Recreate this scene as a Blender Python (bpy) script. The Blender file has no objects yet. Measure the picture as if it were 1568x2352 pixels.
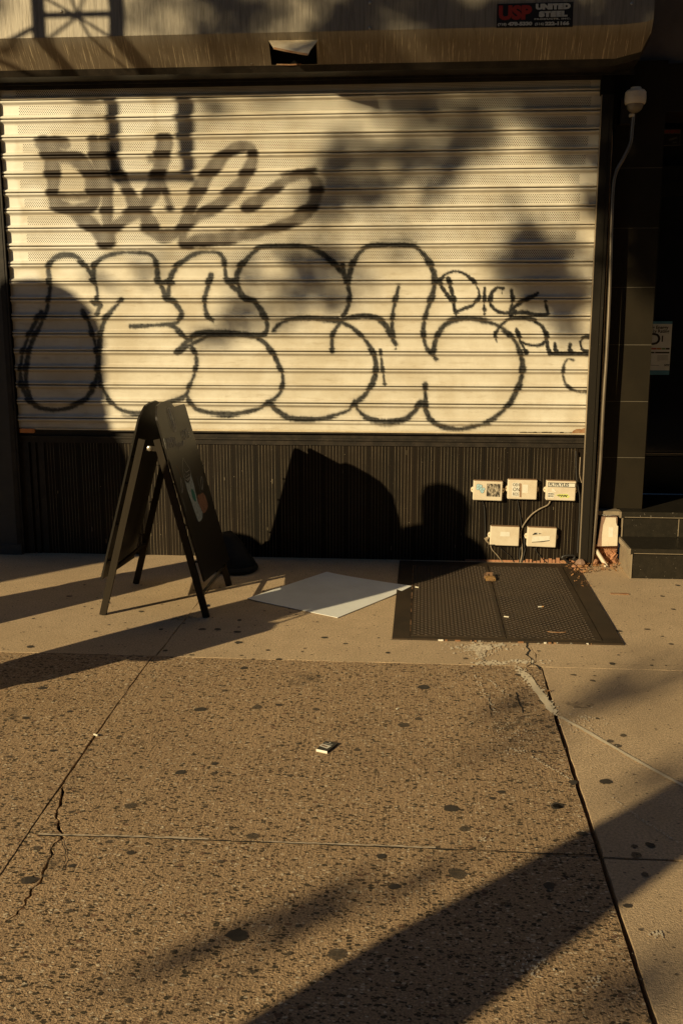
import bpy, math, random
import numpy as np
from math import pi, radians, sin, cos, tan, atan2
from mathutils import Vector, Matrix, Euler

random.seed(7); rng = np.random.default_rng(7)
scene = bpy.context.scene
col = scene.collection

# ------------------------------------------------------------ camera, sky, sun, exposure
FPX, W0, H0 = 2287.0, 1568.0, 2352.0
PITCH, YAW, CAMH, CAMD = radians(11.3), radians(4.6), 1.6, 6.4111
cam_d = bpy.data.cameras.new('camera'); cam = bpy.data.objects.new('camera', cam_d); col.objects.link(cam)
cam.location = (0, -CAMD, CAMH); cam.rotation_euler = (pi/2-PITCH, 0, YAW)
cam_d.sensor_fit = 'VERTICAL'; cam_d.sensor_height = 36.0; cam_d.lens = 36.0*FPX/H0
cam_d.clip_start = 0.05; cam_d.clip_end = 2000
scene.camera = cam

SA, SB = 0.87, 0.47                       # sun: per metre towards the wall light moves SA right and SB down
SUN_EL = math.atan(SB/math.hypot(SA, 1)); 
world = bpy.data.worlds.new('World'); scene.world = world; world.use_nodes = True
wn = world.node_tree; bg = wn.nodes['Background']
sky = wn.nodes.new('ShaderNodeTexSky'); sky.sky_type = 'NISHITA'; sky.sun_disc = False
sky.sun_elevation = SUN_EL; sky.sun_rotation = atan2(-SA, -1)
sky.air_density = 1.0; sky.dust_density = 0.0; sky.ozone_density = 5.0
wn.links.new(sky.outputs[0], bg.inputs[0]); bg.inputs[1].default_value = 0.05
sun_d = bpy.data.lights.new('sun', 'SUN'); sun = bpy.data.objects.new('sun', sun_d); col.objects.link(sun)
sun_d.energy = 5.0; sun_d.angle = radians(0.55); sun_d.color = (1.0, 0.81, 0.48)
sun.rotation_euler = Vector((-SA, -1, SB)).to_track_quat('Z', 'Y').to_euler()
sun.location = (-6, -7, 4)
scene.view_settings.view_transform = 'Standard'; scene.view_settings.look = 'None'
scene.view_settings.exposure = 0.12; scene.view_settings.gamma = 1.0

# ------------------------------------------------------------ surveying: a sight line of the photograph meets a real plane
RM = cam.rotation_euler.to_matrix()
CP = Vector(cam.location)
def ray(x, y): return RM @ Vector(((x-W0/2)/FPX, -(y-H0/2)/FPX, -1.0))
def Wl(x, y, Y=0.0):
    r = ray(x, y); return CP + r*((Y-CP.y)/r.y)
def Gd(x, y, Z=0.0):
    r = ray(x, y); return CP + r*((Z-CP.z)/r.z)
def Pl(x, y, p, n):
    r = ray(x, y); return CP + r*((Vector(p)-CP).dot(Vector(n))/r.dot(Vector(n)))

# ------------------------------------------------------------ materials
MATS = {}
DULL = {'rib_panel': .14, 'guide_metal': .15, 'tile_brown': .16, 'granite': .2, 'sign_wood': .12, 'sign_wood_dark': .12, 'sign_board': .22, 'black_metal': .2, 'hatch_steel': .3, 'bag_black': .25, 'door_black': .2, 'groove_black': .1}
def newmat(name):
    m = bpy.data.materials.new(name); m.use_nodes = True
    nt = m.node_tree; b = nt.nodes['Principled BSDF']
    MATS[name] = m
    return m, nt, b
def N(nt, t, **kw):
    n = nt.nodes.new(t)
    for k, v in kw.items(): setattr(n, k, v)
    return n
def setin(nt, n, i, v):
    if isinstance(v, bpy.types.NodeSocket): nt.links.new(v, n.inputs[i])
    else: n.inputs[i].default_value = v
def math_(nt, op, a, b=None, c=None, clamp=False):
    n = N(nt, 'ShaderNodeMath', operation=op); n.use_clamp = clamp
    setin(nt, n, 0, a)
    if b is not None: setin(nt, n, 1, b)
    if c is not None: setin(nt, n, 2, c)
    return n.outputs[0]
def mix_(nt, f, a, b, bt='MIX'):
    n = N(nt, 'ShaderNodeMix', data_type='RGBA', blend_type=bt)
    setin(nt, n, 0, f)
    for i, v in ((6, a), (7, b)):
        if isinstance(v, tuple): v = (*v[:3], 1.0)
        setin(nt, n, i, v)
    return n.outputs[2]
def noise_(nt, vec, scale, detail=3.0, rough=0.55, out=0):
    n = N(nt, 'ShaderNodeTexNoise'); n.inputs['Scale'].default_value = scale
    n.inputs['Detail'].default_value = detail; n.inputs['Roughness'].default_value = rough
    nt.links.new(vec, n.inputs['Vector']); return n.outputs[out]
def ramp_(nt, v, a, b):          # smooth 0..1 between a and b
    n = N(nt, 'ShaderNodeMapRange', interpolation_type='SMOOTHSTEP'); setin(nt, n, 0, v)
    n.inputs[1].default_value = a; n.inputs[2].default_value = b; return n.outputs[0]
def obco(nt, scale=(1, 1, 1)):
    tc = N(nt, 'ShaderNodeTexCoord'); mp = N(nt, 'ShaderNodeMapping'); mp.inputs['Scale'].default_value = scale
    nt.links.new(tc.outputs['Object'], mp.inputs[0]); return mp.outputs[0]
def bump_(nt, b, h, strength, dist=0.01, prev=None):
    n = N(nt, 'ShaderNodeBump'); n.inputs['Strength'].default_value = strength; n.inputs['Distance'].default_value = dist
    nt.links.new(h, n.inputs['Height'])
    if prev is not None: nt.links.new(prev, n.inputs['Normal'])
    if b is not None: nt.links.new(n.outputs[0], b.inputs['Normal'])
    return n.outputs[0]
def pbr(name, c, rough=0.6, metal=0.0, c2=None, sc=8.0, amt=0.6, bs=60.0, bst=0.15, stretch=(1, 1, 1), spec=0.5, fleck=None):
    m, nt, b = newmat(name)
    v = obco(nt, stretch)
    if c2 is None: c2 = tuple(x*0.72 for x in c)
    f = ramp_(nt, noise_(nt, v, sc, 5.0, 0.62), 0.35, 0.7)
    cc = mix_(nt, math_(nt, 'MULTIPLY', f, amt), c, c2)
    if fleck:
        fn = noise_(nt, obco(nt), fleck[0], 2.0)
        cc = mix_(nt, ramp_(nt, fn, fleck[1], fleck[1]+0.03), cc, fleck[2])
    nt.links.new(cc, b.inputs['Base Color'])
    b.inputs['Roughness'].default_value = rough; b.inputs['Metallic'].default_value = metal
    b.inputs['Specular IOR Level'].default_value = DULL.get(name, spec)
    bump_(nt, b, noise_(nt, v, bs, 3.0), bst, 0.004)
    return m

def make_concrete(name, base, dark, rough_agg):
    m, nt, b = newmat(name); v = obco(nt)
    big = ramp_(nt, noise_(nt, v, 1.1, 5.0, 0.6), 0.3, 0.72)
    mid = ramp_(nt, noise_(nt, v, 9.0, 5.0, 0.65), 0.35, 0.7)
    fine = noise_(nt, v, 260.0, 2.0, 0.6)
    c = mix_(nt, math_(nt, 'MULTIPLY', big, 0.55), base, dark)
    c = mix_(nt, math_(nt, 'MULTIPLY', mid, 0.35), c, dark)
    c = mix_(nt, ramp_(nt, noise_(nt, v, 110.0, 4.0, 0.8), 0.36, 0.62), tuple(x*0.52 for x in base), c) if not rough_agg else c
    f2 = noise_(nt, v, 150.0, 3.0, 0.7)
    if rough_agg:
        c = mix_(nt, ramp_(nt, f2, 0.42, 0.62), mix_(nt, 0.5, c, (0.10, 0.075, 0.045)), c)
        heights = None
        for sc, keep, r, colr, jitter in ((76.0, 0.44, 0.38, (0.046, 0.040, 0.026), 0.95), (130.0, 0.60, 0.40, (0.085, 0.060, 0.034), 1.0), (105.0, 0.30, 0.36, (0.75, 0.60, 0.40), 1.0), (60.0, 0.16, 0.34, (0.21, 0.12, 0.07), 1.0)):
            vn = N(nt, 'ShaderNodeTexVoronoi', feature='F1'); vn.inputs['Scale'].default_value = sc
            vn.inputs['Randomness'].default_value = jitter
            mp = obco(nt, (0.66, 1.0, 1.0))
            wob = N(nt, 'ShaderNodeVectorMath', operation='MULTIPLY_ADD')
            nn = N(nt, 'ShaderNodeTexNoise'); nn.inputs['Scale'].default_value = 90.0; nt.links.new(v, nn.inputs['Vector'])
            nt.links.new(nn.outputs['Color'], wob.inputs[0]); wob.inputs[1].default_value = (0.011, 0.011, 0); nt.links.new(mp, wob.inputs[2])
            nt.links.new(wob.outputs[0], vn.inputs['Vector'])
            sp = N(nt, 'ShaderNodeSeparateColor'); nt.links.new(vn.outputs['Color'], sp.inputs[0])
            kp = math_(nt, 'LESS_THAN', sp.outputs[0], keep)
            rr = math_(nt, 'MULTIPLY_ADD', sp.outputs[1], r*0.9, r*0.45)
            d = math_(nt, 'SUBTRACT', rr, vn.outputs['Distance'])
            msk = math_(nt, 'MULTIPLY', ramp_(nt, d, -0.02, 0.07), kp)
            c = mix_(nt, math_(nt, 'MULTIPLY', msk, 0.92), c, colr)
            heights = msk if heights is None else math_(nt, 'MAXIMUM', heights, msk)
        hh = math_(nt, 'ADD', math_(nt, 'MULTIPLY', f2, 0.9), math_(nt, 'MULTIPLY', heights, 0.35))
        strv = obco(nt, (1.0, 0.12, 1.0))
        hh = math_(nt, 'ADD', hh, math_(nt, 'MULTIPLY', noise_(nt, strv, 90.0, 2.0), 0.5))
        bump_(nt, b, hh, 0.9, 0.011)
    else:
        vn = N(nt, 'ShaderNodeTexVoronoi', feature='F1'); vn.inputs['Scale'].default_value = 75.0
        nt.links.new(obco(nt, (0.7, 1.0, 1.0)), vn.inputs['Vector'])
        sp = N(nt, 'ShaderNodeSeparateColor'); nt.links.new(vn.outputs['Color'], sp.inputs[0])
        msk = math_(nt, 'MULTIPLY', math_(nt, 'LESS_THAN', sp.outputs[0], 0.055), ramp_(nt, math_(nt, 'SUBTRACT', 0.30, vn.outputs['Distance']), -0.02, 0.06))
        c = mix_(nt, math_(nt, 'MULTIPLY', msk, 0.8), c, (0.06, 0.05, 0.036))
        hh = math_(nt, 'ADD', math_(nt, 'MULTIPLY', f2, 0.6), math_(nt, 'MULTIPLY', fine, 0.5))
        bump_(nt, b, hh, 0.7, 0.008)
    nt.links.new(c, b.inputs['Base Color']); b.inputs['Roughness'].default_value = 0.85
    b.inputs['Specular IOR Level'].default_value = 0.25
    return m
make_concrete('aggregate_concrete', (0.68, 0.455, 0.255), (0.46, 0.305, 0.17), True)
make_concrete('smooth_concrete', (0.77, 0.565, 0.345), (0.47, 0.335, 0.20), False)
pbr('joint_dirt', (0.02, 0.017, 0.012), 0.95)

def worn_paint(name, c, scale, lo):
    m, nt, b = newmat(name); v = obco(nt)
    b.inputs['Base Color'].default_value = (*c, 1); b.inputs['Roughness'].default_value = 0.8
    al = ramp_(nt, noise_(nt, v, scale, 5.0, 0.75), lo, lo+(0.06 if 'white' in name else 0.22)); al = al if 'white' in name else math_(nt, 'MULTIPLY', al, {'dark_stain': 0.5, 'gum_faded': 0.75}.get(name, 0.92)); nt.links.new(al, b.inputs['Alpha']); return m
worn_paint('worn_white_paint', (0.78, 0.72, 0.6), 70.0, 0.47)
pbr('worn_white_line', (0.80, 0.68, 0.48), 0.8)
pbr('pale_edge', (0.60, 0.48, 0.33), 0.85, c2=(0.42, 0.33, 0.22), sc=60)
worn_paint('dark_stain', (0.07, 0.058, 0.04), 28.0, 0.42)
m = worn_paint('gum_black', (0.050, 0.040, 0.028), 190.0, 0.20)
m = worn_paint('gum_faded', (0.085, 0.066, 0.044), 150.0, 0.26)
pbr('asphalt', (0.05, 0.05, 0.05), 0.9, bs=200, bst=0.4)
pbr('kerb_stone', (0.3, 0.28, 0.25), 0.8)
pbr('earth', (0.12, 0.1, 0.08), 0.95)

# painted shutter: cream paint, holes in the upper slats, sprayed paint stored per vertex
PITCHZ, ZTOP = 0.1096, 2.893
def make_shutter_mat():
    m, nt, b = newmat('shutter_paint')
    v = obco(nt)
    at = N(nt, 'ShaderNodeAttribute', attribute_name='spray'); sp = N(nt, 'ShaderNodeSeparateColor'); nt.links.new(at.outputs['Color'], sp.inputs[0])
    big = ramp_(nt, noise_(nt, obco(nt, (1, 1, 1.4)), 2.2, 4.0, 0.6), 0.38, 0.66)
    c = mix_(nt, big, (0.71, 0.655, 0.54), (0.58, 0.515, 0.395))
    mott = ramp_(nt, noise_(nt, obco(nt, (1.2, 1, 0.8)), 6.0, 6.0, 0.7), 0.42, 0.68)
    c = mix_(nt, math_(nt, 'MULTIPLY', mott, 0.32), c, (0.50, 0.42, 0.30))
    dirt = ramp_(nt, noise_(nt, obco(nt, (0.5, 1, 3.0)), 14.0, 6.0, 0.7), 0.52, 0.75)
    c = mix_(nt, math_(nt, 'MULTIPLY', dirt, 0.42), c, (0.34, 0.26, 0.16))
    c = mix_(nt, math_(nt, 'MULTIPLY', sp.outputs[2], 0.75), c, (0.86, 0.83, 0.74))
    spd = ramp_(nt, noise_(nt, v, 330.0, 1.0), 0.72, 0.76)
    c = mix_(nt, math_(nt, 'MULTIPLY', spd, 0.35), c, (0.25, 0.18, 0.1))
    c = mix_(nt, sp.outputs[1], c, (0.048, 0.029, 0.016))
    br = math_(nt, 'MULTIPLY', sp.outputs[0], math_(nt, 'MULTIPLY_ADD', noise_(nt, v, 60.0, 3.0), 0.25, 0.86), clamp=True)
    c = mix_(nt, br, c, (0.013, 0.013, 0.012))
    # perforations
    xyz = N(nt, 'ShaderNodeSeparateXYZ'); nt.links.new(v, xyz.inputs[0])
    X, Z = xyz.outputs[0], xyz.outputs[2]
    ph = math_(nt, 'DIVIDE', math_(nt, 'SUBTRACT', ZTOP, Z), PITCHZ)
    row = math_(nt, 'FLOOR', ph); fr = math_(nt, 'FRACT', ph)
    wn_ = N(nt, 'ShaderNodeTexWhiteNoise', noise_dimensions='1D'); nt.links.new(row, wn_.inputs['W'])
    jl = math_(nt, 'MULTIPLY_ADD', wn_.outputs[0], 0.035, -2.545)
    jr = math_(nt, 'MULTIPLY_ADD', row, -0.0075, math_(nt, 'MULTIPLY_ADD', wn_.outputs[0], 0.03, 0.955))
    zone = math_(nt, 'MULTIPLY', math_(nt, 'GREATER_THAN', fr, 0.30), math_(nt, 'LESS_THAN', fr, 0.80))
    zone = math_(nt, 'MULTIPLY', zone, math_(nt, 'GREATER_THAN', Z, 1.905))
    zone = math_(nt, 'MULTIPLY', zone, math_(nt, 'GREATER_THAN', X, jl))
    zone = math_(nt, 'MULTIPLY', zone, math_(nt, 'LESS_THAN', X, jr))
    p, q = 0.0132, 0.0178
    def dots(ox, oz):
        a = math_(nt, 'SUBTRACT', math_(nt, 'FRACT', math_(nt, 'ADD', math_(nt, 'DIVIDE', X, p), ox)), 0.5)
        d = math_(nt, 'SUBTRACT', math_(nt, 'FRACT', math_(nt, 'ADD', math_(nt, 'DIVIDE', Z, q), oz)), 0.5)
        r = math_(nt, 'SQRT', math_(nt, 'ADD', math_(nt, 'POWER', math_(nt, 'MULTIPLY', a, p), 2.0), math_(nt, 'POWER', math_(nt, 'MULTIPLY', d, q), 2.0)))
        return math_(nt, 'LESS_THAN', r, 0.0032)
    hole = math_(nt, 'MULTIPLY', math_(nt, 'MAXIMUM', dots(100.0, 100.0), dots(100.5, 100.5)), zone)
    c = mix_(nt, hole, c, (0.012, 0.01, 0.008))
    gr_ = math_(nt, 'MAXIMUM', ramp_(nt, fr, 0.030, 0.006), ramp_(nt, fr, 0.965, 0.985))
    c = mix_(nt, math_(nt, 'MULTIPLY', gr_, 0.8), c, (0.05, 0.035, 0.02))  # grime tone in the gap grooves, also deepens their shade lines
    c = mix_(nt, math_(nt, 'MULTIPLY', math_(nt, 'MULTIPLY', ramp_(nt, fr, 0.13, 0.17), ramp_(nt, fr, 0.30, 0.20)), 0.35), c, (0.2, 0.14, 0.08))  # darker tone paints in the shade under each bead
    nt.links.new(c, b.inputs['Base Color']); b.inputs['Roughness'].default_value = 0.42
    b.inputs['Specular IOR Level'].default_value = 0.4
    h = noise_(nt, v, 35.0, 4.0, 0.6)
    n1 = bump_(nt, None, h, 0.12, 0.006)
    bump_(nt, b, noise_(nt, v, 300.0, 2.0), 0.12, 0.002, n1)
make_shutter_mat()

def make_galv():
    m, nt, b = newmat('galvanised_hood')
    c = mix_(nt, ramp_(nt, noise_(nt, obco(nt, (9, 1, 0.55)), 9.0, 6.0, 0.7), 0.42, 0.72), (0.30, 0.26, 0.20), (0.18, 0.152, 0.112))
    st = ramp_(nt, noise_(nt, obco(nt, (26, 1, 0.6)), 5.0, 5.0, 0.75), 0.55, 0.68)
    xyz = N(nt, 'ShaderNodeSeparateXYZ'); nt.links.new(obco(nt), xyz.inputs[0])
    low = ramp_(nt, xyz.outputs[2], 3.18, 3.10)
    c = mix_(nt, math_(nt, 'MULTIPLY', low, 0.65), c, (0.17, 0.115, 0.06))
    c = mix_(nt, math_(nt, 'MULTIPLY', st, math_(nt, 'MULTIPLY_ADD', low, 0.8, 0.2)), c, (0.62, 0.50, 0.33))
    nt.links.new(c, b.inputs['Base Color']); b.inputs['Roughness'].default_value = 0.5; b.inputs['Metallic'].default_value = 0.25
    bump_(nt, b, noise_(nt, obco(nt, (6, 1, 1)), 12.0, 4.0), 0.12, 0.01)
make_galv()
pbr('black_metal', (0.022, 0.018, 0.014), 0.45, c2=(0.055, 0.042, 0.03), sc=12, fleck=(180, 0.74, (0.3, 0.25, 0.18)))
pbr('guide_metal', (0.020, 0.016, 0.011), 0.55, c2=(0.020, 0.017, 0.013), sc=7, stretch=(1, 1, 0.3), fleck=(150, 0.76, (0.35, 0.28, 0.2)))
pbr('raw_or_lit_edge', (0.42, 0.33, 0.22), 0.5, 0.3)
pbr('rib_panel', (0.018, 0.012, 0.007), 0.5, c2=(0.010, 0.008, 0.0055), sc=3.0, stretch=(1.5, 1, 0.4), amt=0.9, fleck=(210, 0.765, (0.45, 0.38, 0.28)))
pbr('rib_edge', (0.20, 0.155, 0.095), 0.5, c2=(0.06, 0.047, 0.03), sc=6.0, amt=0.8)  # paler tone paints the highlight on rib edges; paint chips share it
pbr('groove_black', (0.008, 0.007, 0.006), 0.7)
pbr('tile_brown', (0.022, 0.017, 0.010), 0.45, c2=(0.014, 0.011, 0.007), sc=4.0, bs=160, bst=0.08, fleck=(260, 0.75, (0.02, 0.018, 0.015)))
pbr('grout', (0.12, 0.10, 0.07), 0.8)
pbr('granite', (0.020, 0.017, 0.012), 0.35, c2=(0.032, 0.026, 0.018), sc=30, fleck=(120, 0.735, (0.55, 0.48, 0.38)))
pbr('granite_edge', (0.30, 0.235, 0.15), 0.55, c2=(0.2, 0.15, 0.1), sc=14)
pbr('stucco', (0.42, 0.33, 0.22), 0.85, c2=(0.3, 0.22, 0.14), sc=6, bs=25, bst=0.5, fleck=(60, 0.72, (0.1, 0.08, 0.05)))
pbr('stucco_dark_shaded', (0.07, 0.065, 0.055), 0.8, bs=25, bst=0.3)
pbr('facade_brick', (0.16, 0.13, 0.1), 0.85, c2=(0.1, 0.08, 0.06), sc=5)
pbr('door_black', (0.018, 0.017, 0.015), 0.35)
pbr('rusty_steel', (0.26, 0.12, 0.05), 0.85, c2=(0.4, 0.28, 0.16), sc=30, bs=90, bst=0.4)
pbr('flap_metal', (0.66, 0.56, 0.40), 0.45, 0.1, c2=(0.5, 0.38, 0.22), sc=18)
pbr('box_plastic', (0.72, 0.62, 0.46), 0.6, c2=(0.58, 0.46, 0.31), sc=14, amt=0.55, bs=120, bst=0.06)
pbr('box_rust', (0.34, 0.2, 0.1), 0.8, c2=(0.2, 0.12, 0.07), sc=60)
pbr('sticker_white', (0.80, 0.76, 0.64), 0.6, c2=(0.7, 0.64, 0.5), sc=50)
pbr('sticker_blue', (0.44, 0.64, 0.66), 0.6)
pbr('sticker_yellow', (0.72, 0.74, 0.22), 0.6)
pbr('ink', (0.018, 0.016, 0.014), 0.6)
def make_photo_sticker():
    m, nt, b = newmat('photo_sticker')
    f = ramp_(nt, noise_(nt, obco(nt, (1, 1, 0.6)), 48.0, 4.0, 0.7), 0.40, 0.66)
    nt.links.new(mix_(nt, f, (0.035, 0.028, 0.02), (0.6, 0.5, 0.36)), b.inputs['Base Color'])
make_photo_sticker()
pbr('cable_black', (0.022, 0.019, 0.016), 0.5)
pbr('cable_dusty', (0.34, 0.26, 0.17), 0.6, c2=(0.1, 0.08, 0.05), sc=25)
pbr('steel_pipe', (0.36, 0.32, 0.26), 0.38, 0.55, c2=(0.2, 0.17, 0.13), sc=9, stretch=(1, 1, 0.5))
pbr('worn_pipe', (0.30, 0.24, 0.17), 0.34, 0.6, c2=(0.10, 0.08, 0.06), sc=14, stretch=(1, 1, 0.3))
pbr('camera_white', (0.66, 0.56, 0.42), 0.5, c2=(0.55, 0.45, 0.32), sc=10)
pbr('camera_dome_grey', (0.22, 0.18, 0.13), 0.25)
pbr('tape_white', (0.74, 0.64, 0.48), 0.6, c2=(0.6, 0.5, 0.36), sc=12, bs=50, bst=0.2)
pbr('rust_box', (0.30, 0.18, 0.12), 0.7, c2=(0.18, 0.11, 0.07), sc=20)
pbr('sign_board', (0.016, 0.013, 0.009), 0.42, c2=(0.024, 0.019, 0.013), sc=6, bs=150, bst=0.05)
pbr('sign_wood', (0.032, 0.024, 0.015), 0.5, c2=(0.026, 0.020, 0.014), sc=20, stretch=(1, 1, 0.2))
pbr('sign_wood_dark', (0.030, 0.024, 0.018), 0.5)
pbr('steel_bolt', (0.5, 0.45, 0.36), 0.35, 0.8)
pbr('chalk_white', (0.58, 0.56, 0.48), 0.9, c2=(0.3, 0.29, 0.25), sc=90, amt=0.9)
pbr('chalk_grey', (0.34, 0.39, 0.37), 0.9, c2=(0.16, 0.18, 0.17), sc=60, amt=0.9)
pbr('chalk_green', (0.025, 0.17, 0.13), 0.9)
pbr('chalk_orange', (0.26, 0.115, 0.055), 0.9, c2=(0.13, 0.06, 0.035), sc=50, amt=0.9)
pbr('bag_black', (0.012, 0.011, 0.010), 0.6, bs=22, bst=0.8)
pbr('card_white', (0.90, 0.90, 0.84), 0.6, c2=(0.78, 0.77, 0.70), sc=4, bst=0.03)
pbr('hatch_steel', (0.060, 0.040, 0.023), 0.55, 0.2, c2=(0.036, 0.026, 0.017), sc=5, amt=0.9, bs=220, bst=0.3, fleck=(150, 0.76, (0.4, 0.3, 0.2)))
pbr('hatch_tread', (0.075, 0.050, 0.029), 0.6, 0.1, c2=(0.06, 0.04, 0.024), sc=6, amt=0.9)
pbr('brass', (0.58, 0.34, 0.12), 0.45, 0.6, c2=(0.3, 0.17, 0.07), sc=40)
pbr('iron_rust', (0.22, 0.12, 0.06), 0.8, bs=90, bst=0.3)
pbr('phone_case', (0.022, 0.021, 0.02), 0.4)
pbr('leaf_dry', (0.42, 0.21, 0.08), 0.85, c2=(0.22, 0.11, 0.045), sc=40)
pbr('brick_bits', (0.42, 0.20, 0.10), 0.9, c2=(0.28, 0.15, 0.09), sc=22, bs=50, bst=0.5)
pbr('cigarette', (0.75, 0.68, 0.52), 0.8)
pbr('cigarette_filter', (0.62, 0.33, 0.12), 0.8)
pbr('orange_wood', (0.72, 0.26, 0.06), 0.6, c2=(0.45, 0.15, 0.04), sc=30, stretch=(0.2, 1, 3))
pbr('sign_black', (0.012, 0.011, 0.010), 0.5)
pbr('sign_red', (0.36, 0.035, 0.02), 0.5)
pbr('sign_cream', (0.62, 0.60, 0.50), 0.5)
pbr('poster_paper', (0.85, 0.84, 0.76), 0.6)
pbr('poster_blue', (0.10, 0.30, 0.42), 0.6)
pbr('poster_red', (0.5, 0.08, 0.05), 0.6)
pbr('poster_orange', (0.55, 0.22, 0.06), 0.6)
pbr('poster_green', (0.16, 0.28, 0.10), 0.6)
pbr('warning_grey', (0.12, 0.11, 0.09), 0.5)
pbr('bark', (0.13, 0.1, 0.07), 0.9, sc=12, bs=20, bst=0.8)
pbr('leaf_green', (0.06, 0.09, 0.03), 0.6)
pbr('coat', (0.06, 0.06, 0.07), 0.9); pbr('skin', (0.45, 0.28, 0.2), 0.6); pbr('hair', (0.03, 0.02, 0.015), 0.7)
m, nt, b = newmat('glass_dark'); b.inputs['Base Color'].default_value = (0.012, 0.012, 0.012, 1); b.inputs['Roughness'].default_value = 0.08; b.inputs['Specular IOR Level'].default_value = 0.35

# ------------------------------------------------------------ object helpers
WLOC = {}
def tag(o, label=None, cat=None, group=None, kind=None):
    if label: o['label'] = label
    if cat: o['category'] = cat
    if group: o['group'] = group
    if kind: o['kind'] = kind
    return o
def thing(name, label, cat, loc=(0, 0, 0), rot=(0, 0, 0), group=None):
    o = bpy.data.objects.new(name, None); col.objects.link(o); o.location = loc; o.rotation_euler = rot
    o.empty_display_size = 0.1; WLOC[o.name] = Vector(loc)
    return tag(o, label, cat, group)
class MB:
    def __init__(s, mats): s.v = []; s.f = []; s.m = []; s.mats = [mats] if isinstance(mats, str) else list(mats); s.smooth = False
    def add(s, vs, fs, mi=0):
        o = len(s.v); s.v += [tuple(p) for p in vs]; s.f += [tuple(i+o for i in f) for f in fs]; s.m += [mi]*len(fs); return s
    def box(s, lo, hi, mi=0, M=None, bev=0.0):
        x0, y0, z0 = lo; x1, y1, z1 = hi
        if bev > 0:
            b = bev; outline = [(x0+b, z0), (x1-b, z0), (x1, z0+b), (x1, z1-b), (x1-b, z1), (x0+b, z1), (x0, z1-b), (x0, z0+b)]
            def ring(y, ins):
                cx, cz = (x0+x1)/2, (z0+z1)/2
                return [(x+(ins if x < cx else -ins), y, z+(ins if z < cz else -ins)) for x, z in outline]
            vs = ring(y0, b) + ring(y0+b, 0) + ring(y1, 0)
            fs = [tuple(range(8))] + [(i, i+8, (i+1) % 8+8, (i+1) % 8) for i in range(8)] + [(i+8, i+16, (i+1) % 8+16, (i+1) % 8+8) for i in range(8)] + [tuple(range(23, 15, -1))]
        else:
            vs = [(x0, y0, z0), (x1, y0, z0), (x1, y1, z0), (x0, y1, z0), (x0, y0, z1), (x1, y0, z1), (x1, y1, z1), (x0, y1, z1)]
            fs = [(0, 3, 2, 1), (4, 5, 6, 7), (0, 1, 5, 4), (1, 2, 6, 5), (2, 3, 7, 6), (3, 0, 4, 7)]
        if M is not None: vs = [M @ Vector(p) for p in vs]
        return s.add(vs, fs, mi)
    def bar(s, a, b, w, d, mi=0, up=(0, 1, 0)):
        a, b = Vector(a), Vector(b); t = (b-a).normalized(); u = Vector(up); u = (u - t*u.dot(t)).normalized(); r = t.cross(u)
        vs = [p + r*(sx*w/2) + u*(sy*d/2) for p in (a, b) for sx, sy in ((-1, -1), (1, -1), (1, 1), (-1, 1))]
        return s.add(vs, [(3, 2, 1, 0), (4, 5, 6, 7), (0, 1, 5, 4), (1, 2, 6, 5), (2, 3, 7, 6), (3, 0, 4, 7)], mi)
    def tube(s, pts, r, mi=0, n=10, caps=True):
        pts = [Vector(p) for p in pts]; k = len(pts)
        rs = r if isinstance(r, (list, tuple)) else [r]*k
        u = None; vs = []
        for i, p in enumerate(pts):
            t = (pts[min(i+1, k-1)] - pts[max(i-1, 0)]).normalized()
            if u is None:
                u = t.orthogonal().normalized()
            u = (u - t*u.dot(t)).normalized(); w = t.cross(u)
            for j in range(n):
                a = 2*pi*j/n; vs.append(p + (u*cos(a) + w*sin(a))*rs[i])
        fs = [(i*n+j, i*n+(j+1) % n, (i+1)*n+(j+1) % n, (i+1)*n+j) for i in range(k-1) for j in range(n)]
        if caps: fs += [tuple(range(n-1, -1, -1)), tuple(range((k-1)*n, k*n))]
        return s.add(vs, fs, mi)
    def lathe(s, prof, c, mi=0, n=28, axis=(0, 0, 1)):
        q = Vector((0, 0, 1)).rotation_difference(Vector(axis)); c = Vector(c); vs = []
        for r, z in prof:
            for j in range(n):
                a = 2*pi*j/n; vs.append(c + q @ Vector((r*cos(a), r*sin(a), z)))
        k = len(prof)
        fs = [(i*n+j, i*n+(j+1) % n, (i+1)*n+(j+1) % n, (i+1)*n+j) for i in range(k-1) for j in range(n)]
        fs += [tuple(range(n-1, -1, -1)), tuple(range((k-1)*n, k*n))]
        return s.add(vs, fs, mi)
    def prism(s, poly, vec, mi=0):      # poly: 3-D outline, extruded along vec
        k = len(poly); p = [Vector(a) for a in poly]; v = Vector(vec)
        vs = p + [a+v for a in p]
        return s.add(vs, [tuple(range(k)), tuple(range(2*k-1, k-1, -1))] + [(i, i+k, (i+1) % k+k, (i+1) % k) for i in range(k)], mi)
    def ribbon(s, pts, w, nrm, mi=0, lift=0.0):
        pts = [Vector(p) for p in pts]; nrm = Vector(nrm).normalized(); vs = []
        ws = w if isinstance(w, (list, tuple)) else [w]*len(pts)
        for i, p in enumerate(pts):
            t = (pts[min(i+1, len(pts)-1)] - pts[max(i-1, 0)]).normalized(); r = t.cross(nrm).normalized()
            vs += [p - r*ws[i]/2 + nrm*lift, p + r*ws[i]/2 + nrm*lift]
        return s.add(vs, [(2*i, 2*i+1, 2*i+3, 2*i+2) for i in range(len(pts)-1)], mi)
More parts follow.
